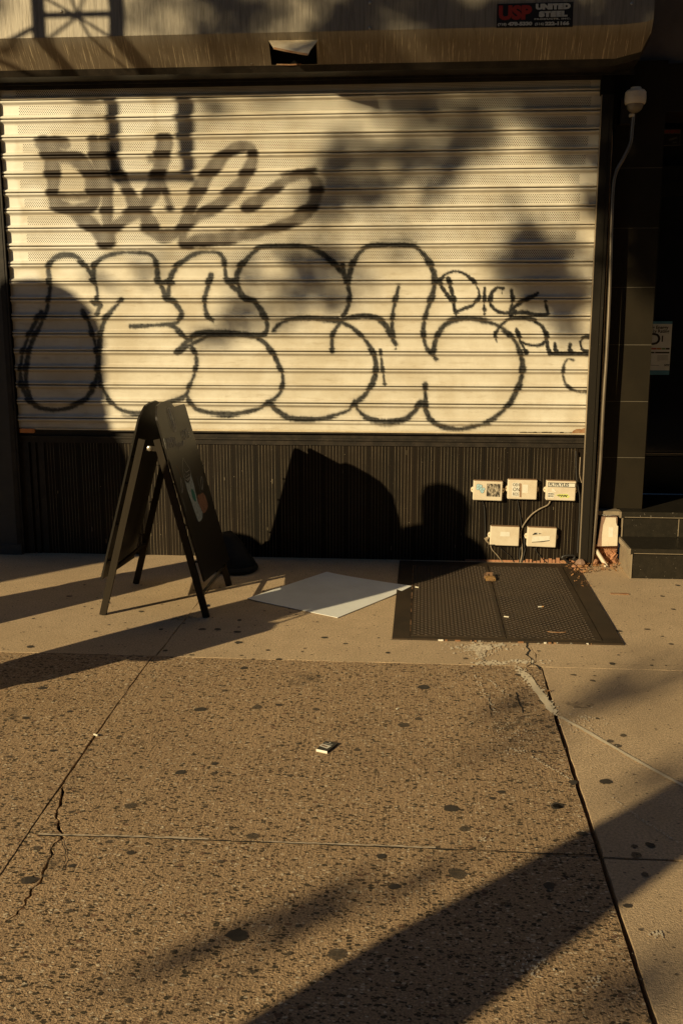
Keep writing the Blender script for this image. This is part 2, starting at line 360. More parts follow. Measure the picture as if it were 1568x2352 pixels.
    def build(s, name, parent=None, smooth=None, world=True):
        off = Vector((0, 0, 0))
        if parent is not None and world: off = WLOC[parent.name]
        me = bpy.data.meshes.new(name); me.from_pydata([tuple(Vector(p)-off) for p in s.v], [], s.f)
        for mn in s.mats: me.materials.append(MATS[mn])
        if len(s.mats) > 1: me.polygons.foreach_set('material_index', s.m)
        if smooth if smooth is not None else s.smooth: me.polygons.foreach_set('use_smooth', [True]*len(me.polygons))
        me.update()
        o = bpy.data.objects.new(name, me); col.objects.link(o)
        if parent is not None: o.parent = parent
        WLOC[o.name] = off if parent is not None else Vector((0, 0, 0))
        return o
def smooth_by_angle(o, ang=35):
    import bmesh
    bm = bmesh.new(); bm.from_mesh(o.data); bmesh.ops.recalc_face_normals(bm, faces=bm.faces)
    for f in bm.faces: f.smooth = True
    for e in bm.edges:
        if len(e.link_faces) == 2 and e.calc_face_angle(0) > radians(ang): e.smooth = False
    bm.to_mesh(o.data); bm.free(); return o
def fixn(o):
    import bmesh
    bm = bmesh.new(); bm.from_mesh(o.data); bmesh.ops.recalc_face_normals(bm, faces=bm.faces); bm.to_mesh(o.data); bm.free(); return o
def catmull(pts, n=8):
    P = [Vector(p) for p in pts]; P = [P[0]*2-P[1]] + P + [P[-1]*2-P[-2]]; out = []
    for i in range(1, len(P)-2):
        p0, p1, p2, p3 = P[i-1:i+3]
        for k in range(n):
            t = k/n
            out.append(0.5*((2*p1) + (p2-p0)*t + (2*p0-5*p1+4*p2-p3)*t*t + (3*p1-p0-3*p2+p3)*t**3))
    out.append(P[-2]); return out
def text(s, size, mat_, name, parent, loc, ux, uy, bold=0.0, sx=1.0, space=1.0, align='LEFT', extra=None):
    cu = bpy.data.curves.new('t', 'FONT'); cu.body = s; cu.size = size; cu.offset = bold; cu.extrude = 0.0004
    cu.align_x = align; cu.align_y = 'CENTER'; cu.space_character = space; cu.resolution_u = 3
    to = bpy.data.objects.new('t', cu); col.objects.link(to)
    dg = bpy.context.evaluated_depsgraph_get(); me = bpy.data.meshes.new_from_object(to.evaluated_get(dg))
    bpy.data.objects.remove(to); bpy.data.curves.remove(cu)
    ux = Vector(ux).normalized(); uy = Vector(uy).normalized(); uz = ux.cross(uy)
    off = WLOC[parent.name] if parent else Vector((0, 0, 0)); L = Vector(loc) - off
    me.materials.clear(); me.materials.append(MATS[mat_])
    for v in me.vertices:
        v.co = L + ux*v.co.x*sx + uy*v.co.y + uz*v.co.z
    o = bpy.data.objects.new(name, me); col.objects.link(o)
    if parent: o.parent = parent
    WLOC[o.name] = off
    return o
def copy_tree(o, parent=None):
    c = o.copy(); col.objects.link(c)
    if parent is not None: c.parent = parent
    WLOC[c.name] = WLOC.get(o.name, Vector())
    for ch in [x for x in col.objects if x.parent == o]: copy_tree(ch, c)
    return c

# ============================================================ THE GROUND
def jag(a, b, amp, step=0.035, ends=True):
    a, b = Vector(a), Vector(b); L = (b-a).length; n = max(2, int(L/step)); t = (b-a)/L; r = Vector((-t.y, t.x)); out = []
    w = 0.0
    for i in range(n):
        w = 0.6*w + random.uniform(-amp, amp)
        out.append(a + t*L*i/n + (r*w if 0 < i else Vector((0, 0))))
    return out
sw = MB(['aggregate_concrete', 'smooth_concrete', 'gum_black', 'worn_white_paint', 'worn_white_line', 'dark_stain', 'joint_dirt', 'pale_edge', 'gum_faded'])
def slab(pts, mi, z=0.0, th=0.05, amp=0.0022):
    out = []
    for i in range(len(pts)):
        out += jag(pts[i], pts[(i+1) % len(pts)], amp)
    sw.prism([(p.x, p.y, z) for p in out][::-1], (0, 0, -th), mi)
g = 0.004
JY, JX0, JX1, JY2 = -1.985, -1.235, 0.560, -3.635
slab([(-9, JY), (-1.238-g, JY), (-1.232-g, 0.6), (-9, 0.6)], 1)
slab([(-1.238+g*.4, JY), (0.50, JY), (0.545, -1.93), (0.56, -1.80), (0.54, -1.65), (0.54, 0.6), (-1.232+g*.4, 0.6)], 1)
slab([(0.512, JY), (4.2, JY), (4.2, 0.6), (0.545, 0.6), (0.545, -1.65), (0.566, -1.80), (0.551, -1.93)], 1)
yb = JY-0.005
JL = [Gd(*p) for p in ((346, 1514), (295, 1583), (220, 1688), (147, 1795), (92, 1873), (2, 2008))]; JL = [(p.x, p.y) for p in JL]; JL[0] = (JL[0][0], yb)
gaps = [.003, .006, .008, .008, .004, .003]
Lft = [(x_-w_*.5, y_) for (x_, y_), w_ in zip(JL, gaps)]; Rgt = [(x_+w_*.5, y_) for (x_, y_), w_ in zip(JL, gaps)]
slab([(-9, yb), (-9, -4.7), (JL[-1][0], -4.7)] + Lft[::-1], 0)
slab([(-9, -4.707), (-9, -8.6), (-1.20, -8.6), (-1.20, -4.707)], 0)
# the big middle slab, broken near its left edge by a wandering crack
crk = [(147, 1800), (145, 1818), (140, 1843), (131, 1868), (134, 1893), (145, 1913), (140, 1928), (122, 1943), (120, 1963), (105, 1993), (97, 2018), (72, 2043), (66, 2060), (60, 2074), (40, 2099), (10, 2119), (-30, 2150)]
cw = [Gd(*p) for p in crk]; cw = [(p.x, p.y) for p in cw]
cg0 = [.002, .010, .012, .008, .010, .014, .012, .009, .008, .012, .009, .008, .010, .006, .007, .006, .005]
cw2, cg = [cw[0]], [cg0[0]]
for (p_, q_, ga, gb_) in zip(cw[:-1], cw[1:], cg0[:-1], cg0[1:]):
    for k_ in (1, 2, 3):
        t = k_/3; j_ = .006 if k_ < 3 else 0.0
        cw2.append((p_[0]+(q_[0]-p_[0])*t+random.uniform(-j_, j_), p_[1]+(q_[1]-p_[1])*t+random.uniform(-j_, j_))); cg.append((ga+(gb_-ga)*t)*random.uniform(.6, 1.3))
cw = cw2
slab(Rgt[:4] + [(x_+w_*.5, y_) for (x_, y_), w_ in zip(cw, cg)] + [(cw[-1][0], -8.6), (JX1-.012, -8.6), (JX1-.012, -3.9), (JX1-.010, -2.6), (JX1+.004, yb)], 0, amp=0.0015)
slab([(x_-w_*.5, y_) for (x_, y_), w_ in zip(cw, cg)] + [(JL[-1][0]+.004, cw[-1][1])] + Rgt[:2:-1], 0, z=-0.002, amp=0.001)
slab([(JX1+.004, JY2+.006), (4.2, JY2+.006), (4.2, yb), (JX1+.012, yb)], 1)
slab([(JX1+.004, -5.6), (4.2, -5.6), (4.2, JY2-.006), (JX1+.004, JY2-.006)], 1)
slab([(JX1+.004, -8.6), (4.2, -8.6), (4.2, -5.607), (JX1+.004, -5.607)], 1)
def ground_blob(px, py, rx, ry=None, mi=2, z=0.0022, n=20, irr=0.09):
    c = Gd(px, py); rr = rx*(c - CP).length/FPX
    ry_ = rr*random.uniform(0.75, 1.15) if ry is None else ry
    a0 = random.uniform(0, 6.28); ph = [random.uniform(0, 6.28) for _ in range(3)]
    vs = []
    for i in range(n):
        a = 2*pi*i/n; k = 1 + irr*(sin(2*a+ph[0]) + 0.6*sin(3*a+ph[1]) + 0.5*sin(5*a+ph[2]))
        vs.append((c.x + rr*cos(a+a0)*k, c.y + ry_*sin(a+a0)*k, z))
    sw.add(vs, [tuple(range(n))], mi)
gum = [(972,1579,16),(926,1666,13),(1035,1858,20),(1066,1905,14),(1278,1852,15),(415,1775,13),(580,1922,16),(545,2150,26),(773,2193,20),(905,2038,14),(875,1968,12),(1049,2008,22),(1335,1916,12),(1460,1965,12),(1492,1942,11),(548,1476,9),(300,1852,13),(98,1581,11),(725,1630,9),(640,1620,9),(1405,1525,8),(1415,1714,11),(65,2023,16),(80,1950,10),(60,1650,9),(122,1725,8),(1258,1670,9),(1315,1798,11),(1280,1853,11),(640,1515,8),(560,1535,9),(325,1405,7),(70,1486,9),(160,1370,7),(550,1425,6),(545,1452,9),(380,1495,7),(745,1465,8),(793,1479,6),(615,1494,5),(440,1505,6),(1068,1513,7),(890,1500,6),(1360,1564,7),(1420,1450,8),(1485,1446,7),(1520,1370,6),(1555,1345,6),(1540,1480,7),(1150,1820,9),(1130,1835,8),(1430,1690,8),(1390,1796,14),(590,1625,12),(460,1630,14),(492,1755,8),(1190,2450,8),(1440,2082,10),(465,1446,9),(500,1446,8),(370,1446,6),(1110,1360,6),(300,1960,10),(250,1935,9),(165,1990,8),(1260,2035,13),(1480,2010,9),(1545,1400,6),(700,1490,4),(160,1635,7)]
for k_, (x, y, r) in enumerate(gum): ground_blob(x, y, r*0.92, mi=(8 if k_ % 5 in (1, 3) else 2))
for i in range(120):
    ground_blob(random.uniform(0, 1568), random.uniform(1340, 1530), random.uniform(1.2, 4.0), n=8)
for i in range(60):
    ground_blob(random.uniform(0, 1568), 1530+820*random.random()**1.2, random.uniform(3, 8), n=14, mi=8)
for i in range(60):
    ground_blob(random.uniform(0, 1568), random.uniform(1340, 2300), random.uniform(1.0, 2.4), n=7, mi=4)
# hairline cracks and joint lines in the smooth band
def gline(pts, w, mi, z=0.0026, jit=0.003, step=0.02):
    P = [Gd(*p) for p in pts]; out = []
    for a, b in zip(P[:-1], P[1:]):
        n = max(1, int((b-a).length/step))
        for i in range(n):
            q = a + (b-a)*i/n; out.append(Vector((q.x+random.uniform(-jit, jit), q.y+random.uniform(-jit, jit), z)))
    out.append(Vector((P[-1].x, P[-1].y, z)))
    ws = [w*random.uniform(0.5, 1.4) for _ in out]
    sw.ribbon(out, ws, (0, 0, 1), mi)
gline([(1210, 1477), (1209, 1487), (1214, 1495), (1208, 1505), (1220, 1515), (1219, 1526)], 0.008, 6)
gline([(1219, 1526), (1232, 1529), (1240, 1540)], 0.010, 6)
gline([(1243, 1524), (1568, 1530)], 0.004, 5)
gline([(87, 1920), (300, 1925), (500, 1932)], 0.007, 6, jit=0.002); gline([(500, 1932), (800, 1944), (1100, 1955), (1240, 1962), (1374, 1965)], 0.006, 6, jit=0.002)
for seg, w_ in (([(87, 1917), (230, 1921), (480, 1928)], .010), ([(600, 1934), (784, 1940), (1000, 1948)], .007)): gline(seg, w_, 7, z=0.0022, jit=0.003)
gline([(140, 1925), (155, 1975), (145, 2000)], 0.0025, 6); gline([(1184, 1590), (1200, 1640)], 0.005, 6); gline([(1120, 1600), (1130, 1650)], 0.003, 6)
for i in range(14):                                         # brushed scores in the rough slabs
    x = random.uniform(100, 1250); y = random.uniform(1560, 2150); p = Gd(x, y); L = random.uniform(.05, .22)
    q = [Vector((p.x+random.uniform(-.002, .002), p.y - L*k/6, 0.0024)) for k in range(7)]
    sw.ribbon(q, 0.0016, (0, 0, 1), 5)
# white paint: spill before the hatch, long worn line
def gpoly(pts, mi, z=0.0034, jit=2.0):
    out = []
    for i in range(len(pts)):
        a, b = pts[i], pts[(i+1) % len(pts)]
        for k in range(4):
            t = k/4; out.append((a[0]+(b[0]-a[0])*t+random.uniform(-jit, jit), a[1]+(b[1]-a[1])*t+random.uniform(-jit, jit)*0.5))
    P = [Gd(*p) for p in out]; sw.add([(p.x, p.y, z) for p in P], [tuple(range(len(P)))], mi)
def fleck(px, py, rpx, mi, el=1.0, ang=0.0, z=None):
    c_ = Gd(px, py); r_ = rpx*(c_-CP).length/FPX; n_ = random.choice((5, 6, 7)); z = random.uniform(.0028, .0042) if z is None else z; vs = []
    for i in range(n_):
        a_ = 2*pi*i/n_; k_ = random.uniform(.45, 1.25); x_, y_ = r_*el*cos(a_)*k_, r_*sin(a_)*k_*1.6
        vs.append((c_.x+x_*cos(ang)-y_*sin(ang), c_.y+x_*sin(ang)+y_*cos(ang), z))
    sw.add(vs, [tuple(range(n_))], mi)
def fleck_area(px, py, rx, ry, n_, r0, r1, mi=4):
    for _ in range(n_): fleck(px+random.gauss(0, rx*.5), py+random.gauss(0, ry*.5), random.uniform(r0, r1), mi)
def fleck_line(pts, wpx, dens, r0, r1, mi=4):
    for (ax, ay), (bx2, by2) in zip(pts[:-1], pts[1:]):
        L_ = math.hypot(bx2-ax, by2-ay)
        for _ in range(int(L_*dens)):
            t = random.random(); fleck(ax+(bx2-ax)*t+random.gauss(0, wpx*.4), ay+(by2-ay)*t+random.gauss(0, wpx*.2), random.uniform(r0, r1), mi)
gpoly([(1060, 1490), (1085, 1486), (1112, 1479), (1124, 1484), (1114, 1498), (1104, 1502), (1110, 1514), (1116, 1521), (1104, 1518), (1094, 1504), (1088, 1494)], 7, z=0.003, jit=2.5)
fleck_area(1085, 1490, 60, 12, 120, 1, 4); fleck_area(1130, 1485, 60, 10, 70, 1, 5); fleck_area(1100, 1505, 26, 16, 50, 1, 4); fleck_area(1125, 1525, 40, 5, 60, 1, 5); fleck_area(1200, 1521, 60, 5, 60, 1, 5)
fleck_line([(1190, 1535), (1236, 1588), (1277, 1642)], 12, 3.2, 1, 4.0); fleck_line([(1280, 1648), (1359, 1688), (1434, 1733), (1568, 1808)], 4, 1.2, 1, 2.2); gpoly([(1279, 1646), (1290, 1648), (1359, 1685), (1434, 1730), (1514, 1775), (1575, 1807), (1575, 1812), (1514, 1781), (1434, 1736), (1357, 1691)], 4, z=.0036, jit=0.8); gpoly([(1208, 1556), (1218, 1556), (1248, 1598), (1278, 1642), (1262, 1638), (1232, 1600)], 4, z=.0036, jit=3)
fleck_line([(1092, 1555), (1110, 1590), (1140, 1640)], 8, .7, .8, 2.4); fleck_line([(1120, 1560), (1165, 1600)], 6, .6, .8, 2.2); fleck_area(1180, 1680, 60, 40, 70, .8, 2.4); fleck_area(1185, 1725, 24, 8, 30, .8, 3); fleck_line([(1220, 1740), (1315, 1795)], 5, .6, .8, 2.2)
fleck_area(1340, 1660, 50, 30, 60, .8, 2.6); fleck_area(1340, 1648, 14, 3, 14, 1, 3); fleck_line([(1400, 1830), (1480, 1890), (1560, 1940)], 5, .5, .8, 2); fleck_area(1225, 2215, 40, 30, 60, .8, 3); fleck_area(1360, 2255, 24, 12, 24, .8, 3); fleck_area(1510, 2150, 20, 8, 20, 1, 3.4); fleck_area(1108, 1930, 16, 6, 16, .8, 2.6); fleck_area(1090, 1720, 260, 90, 120, .6, 1.6); fleck_area(1450, 1650, 150, 80, 60, .6, 1.6)
# stains
for x, y, r in ((1215, 1655, 38), (1155, 1672, 26), (120, 1985, 30), (1190, 1620, 20), (700, 1560, 40), (420, 1420, 26), (1330, 1620, 24), (20, 1640, 30)): ground_blob(x, y, r, mi=5, z=0.0019, n=24, irr=0.22)
sidewalk = sw.build('sidewalk'); tag(sidewalk, kind='structure'); fixn(sidewalk)

gb = MB('joint_dirt'); gb.box((-9, -8.6, -0.3), (4.2, 0.6, -0.045)); tag(fixn(gb.build('sidewalk_bed')), kind='structure')
gr = MB('asphalt'); gr.add([(-600, -600, -0.16), (600, -600, -0.16), (600, 600, -0.16), (-600, 600, -0.16)], [(0, 1, 2, 3)]); tag(gr.build('road'), kind='structure')
kb = MB('kerb_stone'); kb.box((-30, -8.78, -0.3), (30, -8.61, 0.003)); tag(fixn(kb.build('kerb')), kind='structure')
pv = MB('smooth_concrete'); pv.box((-30, -8.6, -0.1), (-9.01, 0.6, -0.002)); pv.box((4.21, -8.6, -0.1), (30, 0.6, -0.002)); tag(fixn(pv.build('pavement')), kind='structure')

# ============================================================ THE BUILDING
bld = thing('shop_building', 'dark shopfront building with ribbed bulkhead panels and brown tiled pilaster beside a recessed doorway', 'building', (0, 0.3, 0))
XL, XR = -2.665, 1.035
BY = 0.0                                                   # face of the ribbed bulkhead
# ribbed bulkhead
rb = MB(['rib_panel', 'rib_edge', 'groove_black'])
x = -2.48; k = 0; z0, z1 = -0.04, 0.757
rb.box((XL, 0.001, -0.06), (XR, 0.06, 0.80), 0)
while x < 0.985:
    p = 0.0212
    skip = (k % 7 == 3)
    if not skip:
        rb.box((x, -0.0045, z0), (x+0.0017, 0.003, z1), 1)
        rb.box((x+0.0017, -0.0034, z0), (x+0.0211, 0.003, z1), 0)
    else:
        rb.box((x, -0.0030, z0), (x+0.0024, 0.0005, z1), 2); rb.box((x+0.0025, -0.0034, z0), (x+0.0211, 0.003, z1), 0)
    x += p; k += 1
for i in range(34):                                         # paint flecks, chips
    cx, cz = random.uniform(-2.5, 0.95), random.uniform(0.02, 0.75); h = random.choice([0.004, 0.006, 0.02, 0.03]); w = random.uniform(0.002, 0.005)
    rb.box((cx, -0.0062, cz), (cx+w, -0.005, cz+h), 1)
fixn(rb.build('bulkhead_panel', bld))
tr = MB(['black_metal', 'groove_black'])
tr.box((XL, -0.014, 0.757), (XR, 0.03, 0.790)); tr.box((XL, -0.026, 0.790), (XR, 0.03, 0.803)); tr.box((XL, 0.0, 0.803), (XR, 0.03, 0.835)); tr.box((XL, -0.03, 0.835), (XR, 0.10, 0.850))
tr.box((XL, -0.020, -0.04), (-2.60, 0.003, 0.757)); tr.box((-2.585, -0.012, -0.04), (-2.555, 0.002, 0.757)); tr.box((-2.54, -0.008, -0.04), (-2.50, 0.002, 0.757))
fixn(tr.build('bulkhead_trim', bld))
pl = MB(['brick_bits', 'groove_black']); 
for i in range(30):
    cx = 0.30+i*0.0245; h = random.uniform(0.010, 0.045)
    if 0.62 < cx < 1.0: pl.box((cx, -0.012, -0.02), (cx+random.uniform(.015, .024), 0.0, h*0.9))
    else: pl.box((cx, -0.010, -0.02), (cx+0.0235, 0.0, 0.012))
fixn(pl.build('brick_course', bld))
# upper wall and back wall
uw = MB('facade_brick'); uw.box((-30, 0.12, 3.05), (4.2, 0.6, 9.0)); uw.box((-30, 0.12, -0.1), (-3.2, 0.6, 3.05)); uw.box((2.7, 0.08, -0.1), (4.2, 0.6, 3.05)); uw.box((-3.2, 0.16, -0.1), (1.12, 0.5, 3.05))
uw.box((4.2, 0.1, -0.1), (30, 0.6, 9.0))
fixn(uw.build('wall', bld))
# left pier
pr = MB(['stucco', 'stucco_dark_shaded', 'black_metal'])
nz = 40
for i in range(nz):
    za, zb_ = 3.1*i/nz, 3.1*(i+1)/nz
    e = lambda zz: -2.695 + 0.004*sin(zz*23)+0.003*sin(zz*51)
    pr.add([(-3.2, -0.06, za), (e(za), -0.06, za), (e(zb_), -0.06, zb_), (-3.2, -0.06, zb_), (e(za), 0.16, za), (e(zb_), 0.16, zb_)], [(0, 1, 2, 3), (1, 4, 5, 2)], 0 if za > 2.02 else 1)  # lower pier gets darker stucco, painting in the shadow that lies on it
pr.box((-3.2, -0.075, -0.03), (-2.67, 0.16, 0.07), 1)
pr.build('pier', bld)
# tiled pilaster (face TY) with light grout lines
TY = 0.07
tl = MB(['tile_brown', 'grout'])
TX0, TX1 = 1.12, 1.432
zs = [0.352] + [Wl(1440, yy, TY).z for yy in (1051, 922, 792, 660, 524, 386)] + [3.08]
for i in range(len(zs)-1):
    tl.box((TX0, TY, zs[i]+0.0018), (TX1, TY+0.35, zs[i+1]-0.0018), 0)
    if i: tl.box((TX0, TY-0.0012+0.0022, zs[i]-0.0018), (TX1-0.001, TY+0.34, zs[i]+0.0018), 1)
tl.box((1.10, 0.10, -0.02), (1.30, 0.42, 0.352), 0)
fixn(tl.build('pilaster', bld))
# reveal + lintel of the doorway
lt = MB(['tile_brown', 'door_black'])
lz = Wl(1550, 256, TY).z
lt.box((TX1+.0005, TY+0.005, lz), (2.7, 0.45, 3.06), 0); lt.box((TX1, TY+0.36, 0.352), (TX1+.03, 0.98, lz), 1); lt.box((2.66, TY+0.03, 0.352), (2.70, 0.98, lz), 1)
fixn(lt.build('lintel', bld))
fr = MB('door_black')
DY = 0.62
fr.box((TX1+.03, DY, 0.352), (1.50, DY+.08, lz)); fr.box((2.58, DY, 0.352), (2.66, DY+.08, lz)); fr.box((1.50, DY, 2.45), (2.58, DY+.08, 2.55)); fr.box((1.46, DY, lz-.1), (2.66, DY+.08, lz-.001)); fr.box((TX1+.03, DY+.081, 0.352), (2.66, 0.98, 3.06))
fixn(fr.build('door_frame', bld))
dr = MB('door_black')
dr.box((1.502, DY-.01, 0.36), (1.56, DY+.05, 2.449)); dr.box((2.10, DY-.01, 0.36), (2.17, DY+.05, 2.449)); dr.box((1.56, DY-.01, 0.36), (2.10, DY+.05, 0.62)); dr.box((1.56, DY-.01, 2.36), (2.10, DY+.05, 2.449)); dr.box((2.171, DY-.01, 0.36), (2.578, DY+.05, 0.62)); dr.box((2.50, DY-.01, 0.62), (2.578, DY+.05, 2.449))
door = fixn(dr.build('door', bld))
gl = MB('glass_dark'); gl.box((1.561, DY+.01, 0.621), (2.099, DY+.02, 2.359)); gl.box((2.171, DY+.01, 0.621), (2.499, DY+.02, 2.449)); fixn(gl.build('pane', door))
ds = MB('raw_or_lit_edge'); ds.box((1.50, DY-.013, 0.64), (1.86, DY-.0105, 0.645)); fixn(ds.build('sill_strip', door))

# ============================================================ GRANITE STEPS
st = thing('entrance_steps', 'two black granite steps with pale edges leading to the dark doorway', 'steps', (1.29, -0.372, 0))
def step(x0, yf, yb_, zt, zb, nose, nm):
    s = MB(['granite', 'granite_edge'])
    s.box((x0+.012, yf+.012, zb), (3.2, yb_, zt-nose), 0)
    s.box((x0+.004, yf+.004, zb), (x0+.012, yb_, zt-nose), 1)
    s.box((x0, yf, zt-nose), (3.2, yb_, zt), 0); s.box((x0-.012, yf+.002, zt-nose), (x0-.0005, yb_-.02, zt-.001), 1)
    s.box((x0+.02, yf-.002, zt-nose+.004), (3.2, yf-.0002, zt-nose+.007), 1)
    return fixn(s.build(nm, st))
step(1.285, -0.372, -0.014, 0.189, -0.03, 0.034, 'tread')
step(1.285, -0.036, 0.075, 0.352, 0.188, 0.040, 'tread')
s = MB(['granite', 'granite_edge']); s.box((TX1+.001, 0.0755, 0.1), (2.9, 0.62, 0.351)); s.box((1.646, -0.0263, 0.195), (1.650, -0.023, 0.311), 1); s.box((1.10, -0.02, 0.325), (1.272, 0.10, 0.351), 1)
fixn(s.build('landing', st))

# ============================================================ ROLLER SHUTTER
sh = thing('roller_shutter', 'pulled down cream roller shutter covered in black spray paint under a steel hood', 'roller shutter', (0, 0, 0))
SY = -0.025
# slat profile, phase 0..1 downward from each gap line: (phase, outward offset)
prof = [(0.0, -0.010), (0.012, 0.004), (0.03, 0.013), (0.065, 0.017), (0.10, 0.0165), (0.135, 0.013), (0.17, 0.0075), (0.21, 0.0035), (0.25, 0.0012), (0.29, 0.0), (0.36, 0.0), (0.43, 0.0), (0.50, 0.0), (0.57, 0.0), (0.64, 0.0), (0.71, 0.0), (0.78, 0.0005), (0.81, 0.004), (0.84, 0.010), (0.88, 0.016), (0.92, 0.0175), (0.955, 0.015), (0.975, 0.007), (0.985, -0.004)]
zrow, yrow, phr = [], [], []
for i in range(-1, 18):
    for ph, o in prof:
        zrow.append(ZTOP - PITCHZ*(i+ph)); yrow.append(SY - o); phr.append(ph)
zend = ZTOP - PITCHZ*18
for z_, o in ((zend, -0.01), (zend-0.002, 0.016), (zend-0.016, 0.018), (zend-0.022, 0.006), (zend-0.03, 0.005), (zend-0.04, 0.005), (zend-0.05, 0.006), (zend-0.06, 0.007), (zend-0.066, 0.004)):
    zrow.append(z_); yrow.append(SY-o); phr.append(0.5)
zrow = np.array(zrow); yrow = np.array(yrow); phr = np.array(phr)
X0, X1 = -2.652, 1.05
nx = 760; xs = np.linspace(X0, X1, nx); nz_ = len(zrow)
XX, ZZ = np.meshgrid(xs, zrow); YY = np.repeat(yrow[:, None], nx, 1)
# gentle dents
dent = 0.0016*np.sin(XX*1.7+ZZ*2.3)+0.0012*np.sin(XX*4.1-ZZ*5.0)
rowid = np.floor((ZTOP-ZZ)/PITCHZ)
dent += 0.0012*np.sin(XX*2.2+rowid*2.1)
YY = YY - dent
ZZ2 = ZZ + 0.0012*np.sin(XX*1.3+rowid*1.7)
# ---- sprayed strokes
black = np.zeros_like(XX); wash = np.zeros_like(XX); pale = np.zeros_like(XX)
def spray(buf, pts, w, soft, alpha, drift=0.17, seed=None, taper=False):
    P = catmull([(*Wl(x_, y_, SY-0.008).xz, 0) for x_, y_ in pts], 10)
    # resample at ~3 mm
    Q = [P[0]]; acc = []
    for a, b in zip(P[:-1], P[1:]):
        n = max(1, int((b-a).length/0.004))
        for i in range(n): acc.append(a+(b-a)*i/n)
    acc.append(P[-1]); nt_ = len(acc); ph1 = random.uniform(0, 6); ph2 = random.uniform(0, 6)
    for i, q in enumerate(acc):
        ww = w*(1+drift*sin(i*0.045+ph1)+drift*0.6*sin(i*0.17+ph2))*0.5
        R_ = ww + soft + .006
        i0 = np.searchsorted(xs, q.x-R_); i1 = np.searchsorted(xs, q.x+R_)
        j = np.nonzero(np.abs(zrow-q.y) < R_)[0]
        if i1 <= i0 or len(j) == 0: continue
        j0, j1 = j[0], j[-1]+1
        d = np.hypot(XX[j0:j1, i0:i1]-q.x, ZZ[j0:j1, i0:i1]-q.y)
        d = d - rowoff[j0:j1] + 0.0014*NZ[j0:j1, i0:i1]; v_ = np.clip((ww+soft-d)/(2*soft), 0, 1); v_ = v_*v_*(3-2*v_)*alpha
        buf[j0:j1, i0:i1] = np.maximum(buf[j0:j1, i0:i1], v_)
r1 = lambda L: [(a*.5, b*.5) for a, b in L]
r3 = lambda L: [(a*.5, 516.7+b*.5) for a, b in L]
r4 = lambda L: [(784.2+a*.5, 516.7+b*.5) for a, b in L]
BW = 0.033
NZ = rng.standard_normal((nz_, nx)); NZ = (NZ + np.roll(NZ, 1, 0) + np.roll(NZ, 1, 1) + np.roll(NZ, -1, 1) + np.roll(NZ, -1, 0))/2.2
rowoff = np.where((phr > 0.8) | (phr < 0.2), 0.0042, np.where((phr > .2) & (phr < .32), -0.004, -0.0008))[:, None]
A = []
A.append(r3([(380, 395), (405, 440), (425, 500), (440, 570), (448, 650), (440, 710), (415, 770), (370, 815), (300, 845), (220, 850), (160, 825), (130, 770), (118, 700), (125, 620), (145, 540), (180, 470), (208, 410), (222, 350), (229, 290), (226, 240), (222, 200), (240, 160), (275, 140), (310, 135), (350, 145), (380, 175), (410, 210), (430, 250), (445, 300), (447, 345)]))
A.append(r3([(190, 400), (150, 470), (112, 560), (95, 640), (97, 720), (125, 790), (170, 835), (240, 852)]))
A.append(r3([(428, 250), (432, 195), (455, 160), (500, 138), (560, 125), (620, 125), (680, 130), (715, 160), (722, 200), (725, 250), (745, 290), (765, 335), (800, 355), (825, 385), (835, 415), (815, 445), (780, 455), (740, 458), (680, 462), (600, 465)]))
A.append(r3([(560, 345), (520, 385), (488, 425), (466, 480), (455, 560), (452, 640), (458, 710), (478, 765), (515, 820), (560, 853), (640, 868), (720, 850), (790, 810), (850, 785), (870, 740), (890, 690), (902, 640), (897, 590), (872, 555), (840, 570), (815, 588)]))
A.append(r3([(725, 262), (750, 268), (773, 262), (790, 268)]))
A.append(r3([(735, 268), (750, 300), (768, 340)]))
A.append(r3([(770, 335), (778, 270), (795, 215), (840, 165), (900, 130), (960, 122), (1005, 130), (1030, 165), (1035, 230), (1055, 270), (1090, 300), (1125, 335), (1170, 355), (1205, 400), (1225, 445), (1225, 480), (1200, 508), (1100, 498), (1000, 490), (920, 497), (880, 520), (850, 545), (820, 578)]))
A.append(r3([(775, 455), (815, 480), (845, 515), (875, 530)]))
A.append(r3([(970, 230), (955, 280), (942, 330), (942, 380), (955, 420), (975, 440)]))
A.append(r3([(885, 545), (960, 512), (1050, 502), (1150, 510), (1200, 530), (1240, 570), (1270, 620), (1295, 680), (1298, 730), (1280, 780), (1240, 810), (1200, 840), (1140, 858), (1060, 870), (960, 863), (900, 845), (870, 810), (855, 775)]))
A.append(r3([(1055, 255), (1085, 262), (1108, 310), (1130, 335)]))
A.append(r3([(1085, 262), (1092, 215), (1125, 165), (1180, 112), (1250, 98), (1330, 97), (1400, 102), (1460, 120), (1510, 155), (1545, 190), (1585, 235), (1600, 280), (1605, 330), (1595, 380), (1575, 420)]))
A.append(r3([(1258, 482), (1290, 450), (1340, 435), (1420, 430), (1500, 437), (1550, 440)]))
A.append(r4([(-10, 442), (50, 425), (110, 418), (160, 430), (195, 455), (220, 490), (236, 530)]))
A.append(r4([(-8, 450), (-35, 490), (-45, 530), (-42, 578)]))
A.append(r4([(-20, 432), (20, 458), (60, 480), (100, 520), (133, 565), (155, 620), (155, 680), (135, 740), (100, 790), (70, 810), (35, 848), (-10, 868), (-90, 888), (-170, 893), (-240, 885), (-300, 850), (-335, 812)]))
A.append(r4([(25, 262), (40, 210), (60, 160), (92, 118), (135, 98), (200, 92), (290, 94), (345, 108), (385, 145), (405, 180), (425, 230), (425, 280), (410, 340), (390, 400), (378, 450), (375, 500), (385, 550), (410, 590), (435, 615)]))
A.append(r4([(5, 190), (22, 250), (32, 300)]))
A.append(r4([(262, 282), (245, 350), (235, 410), (230, 470), (235, 520), (248, 548)]))
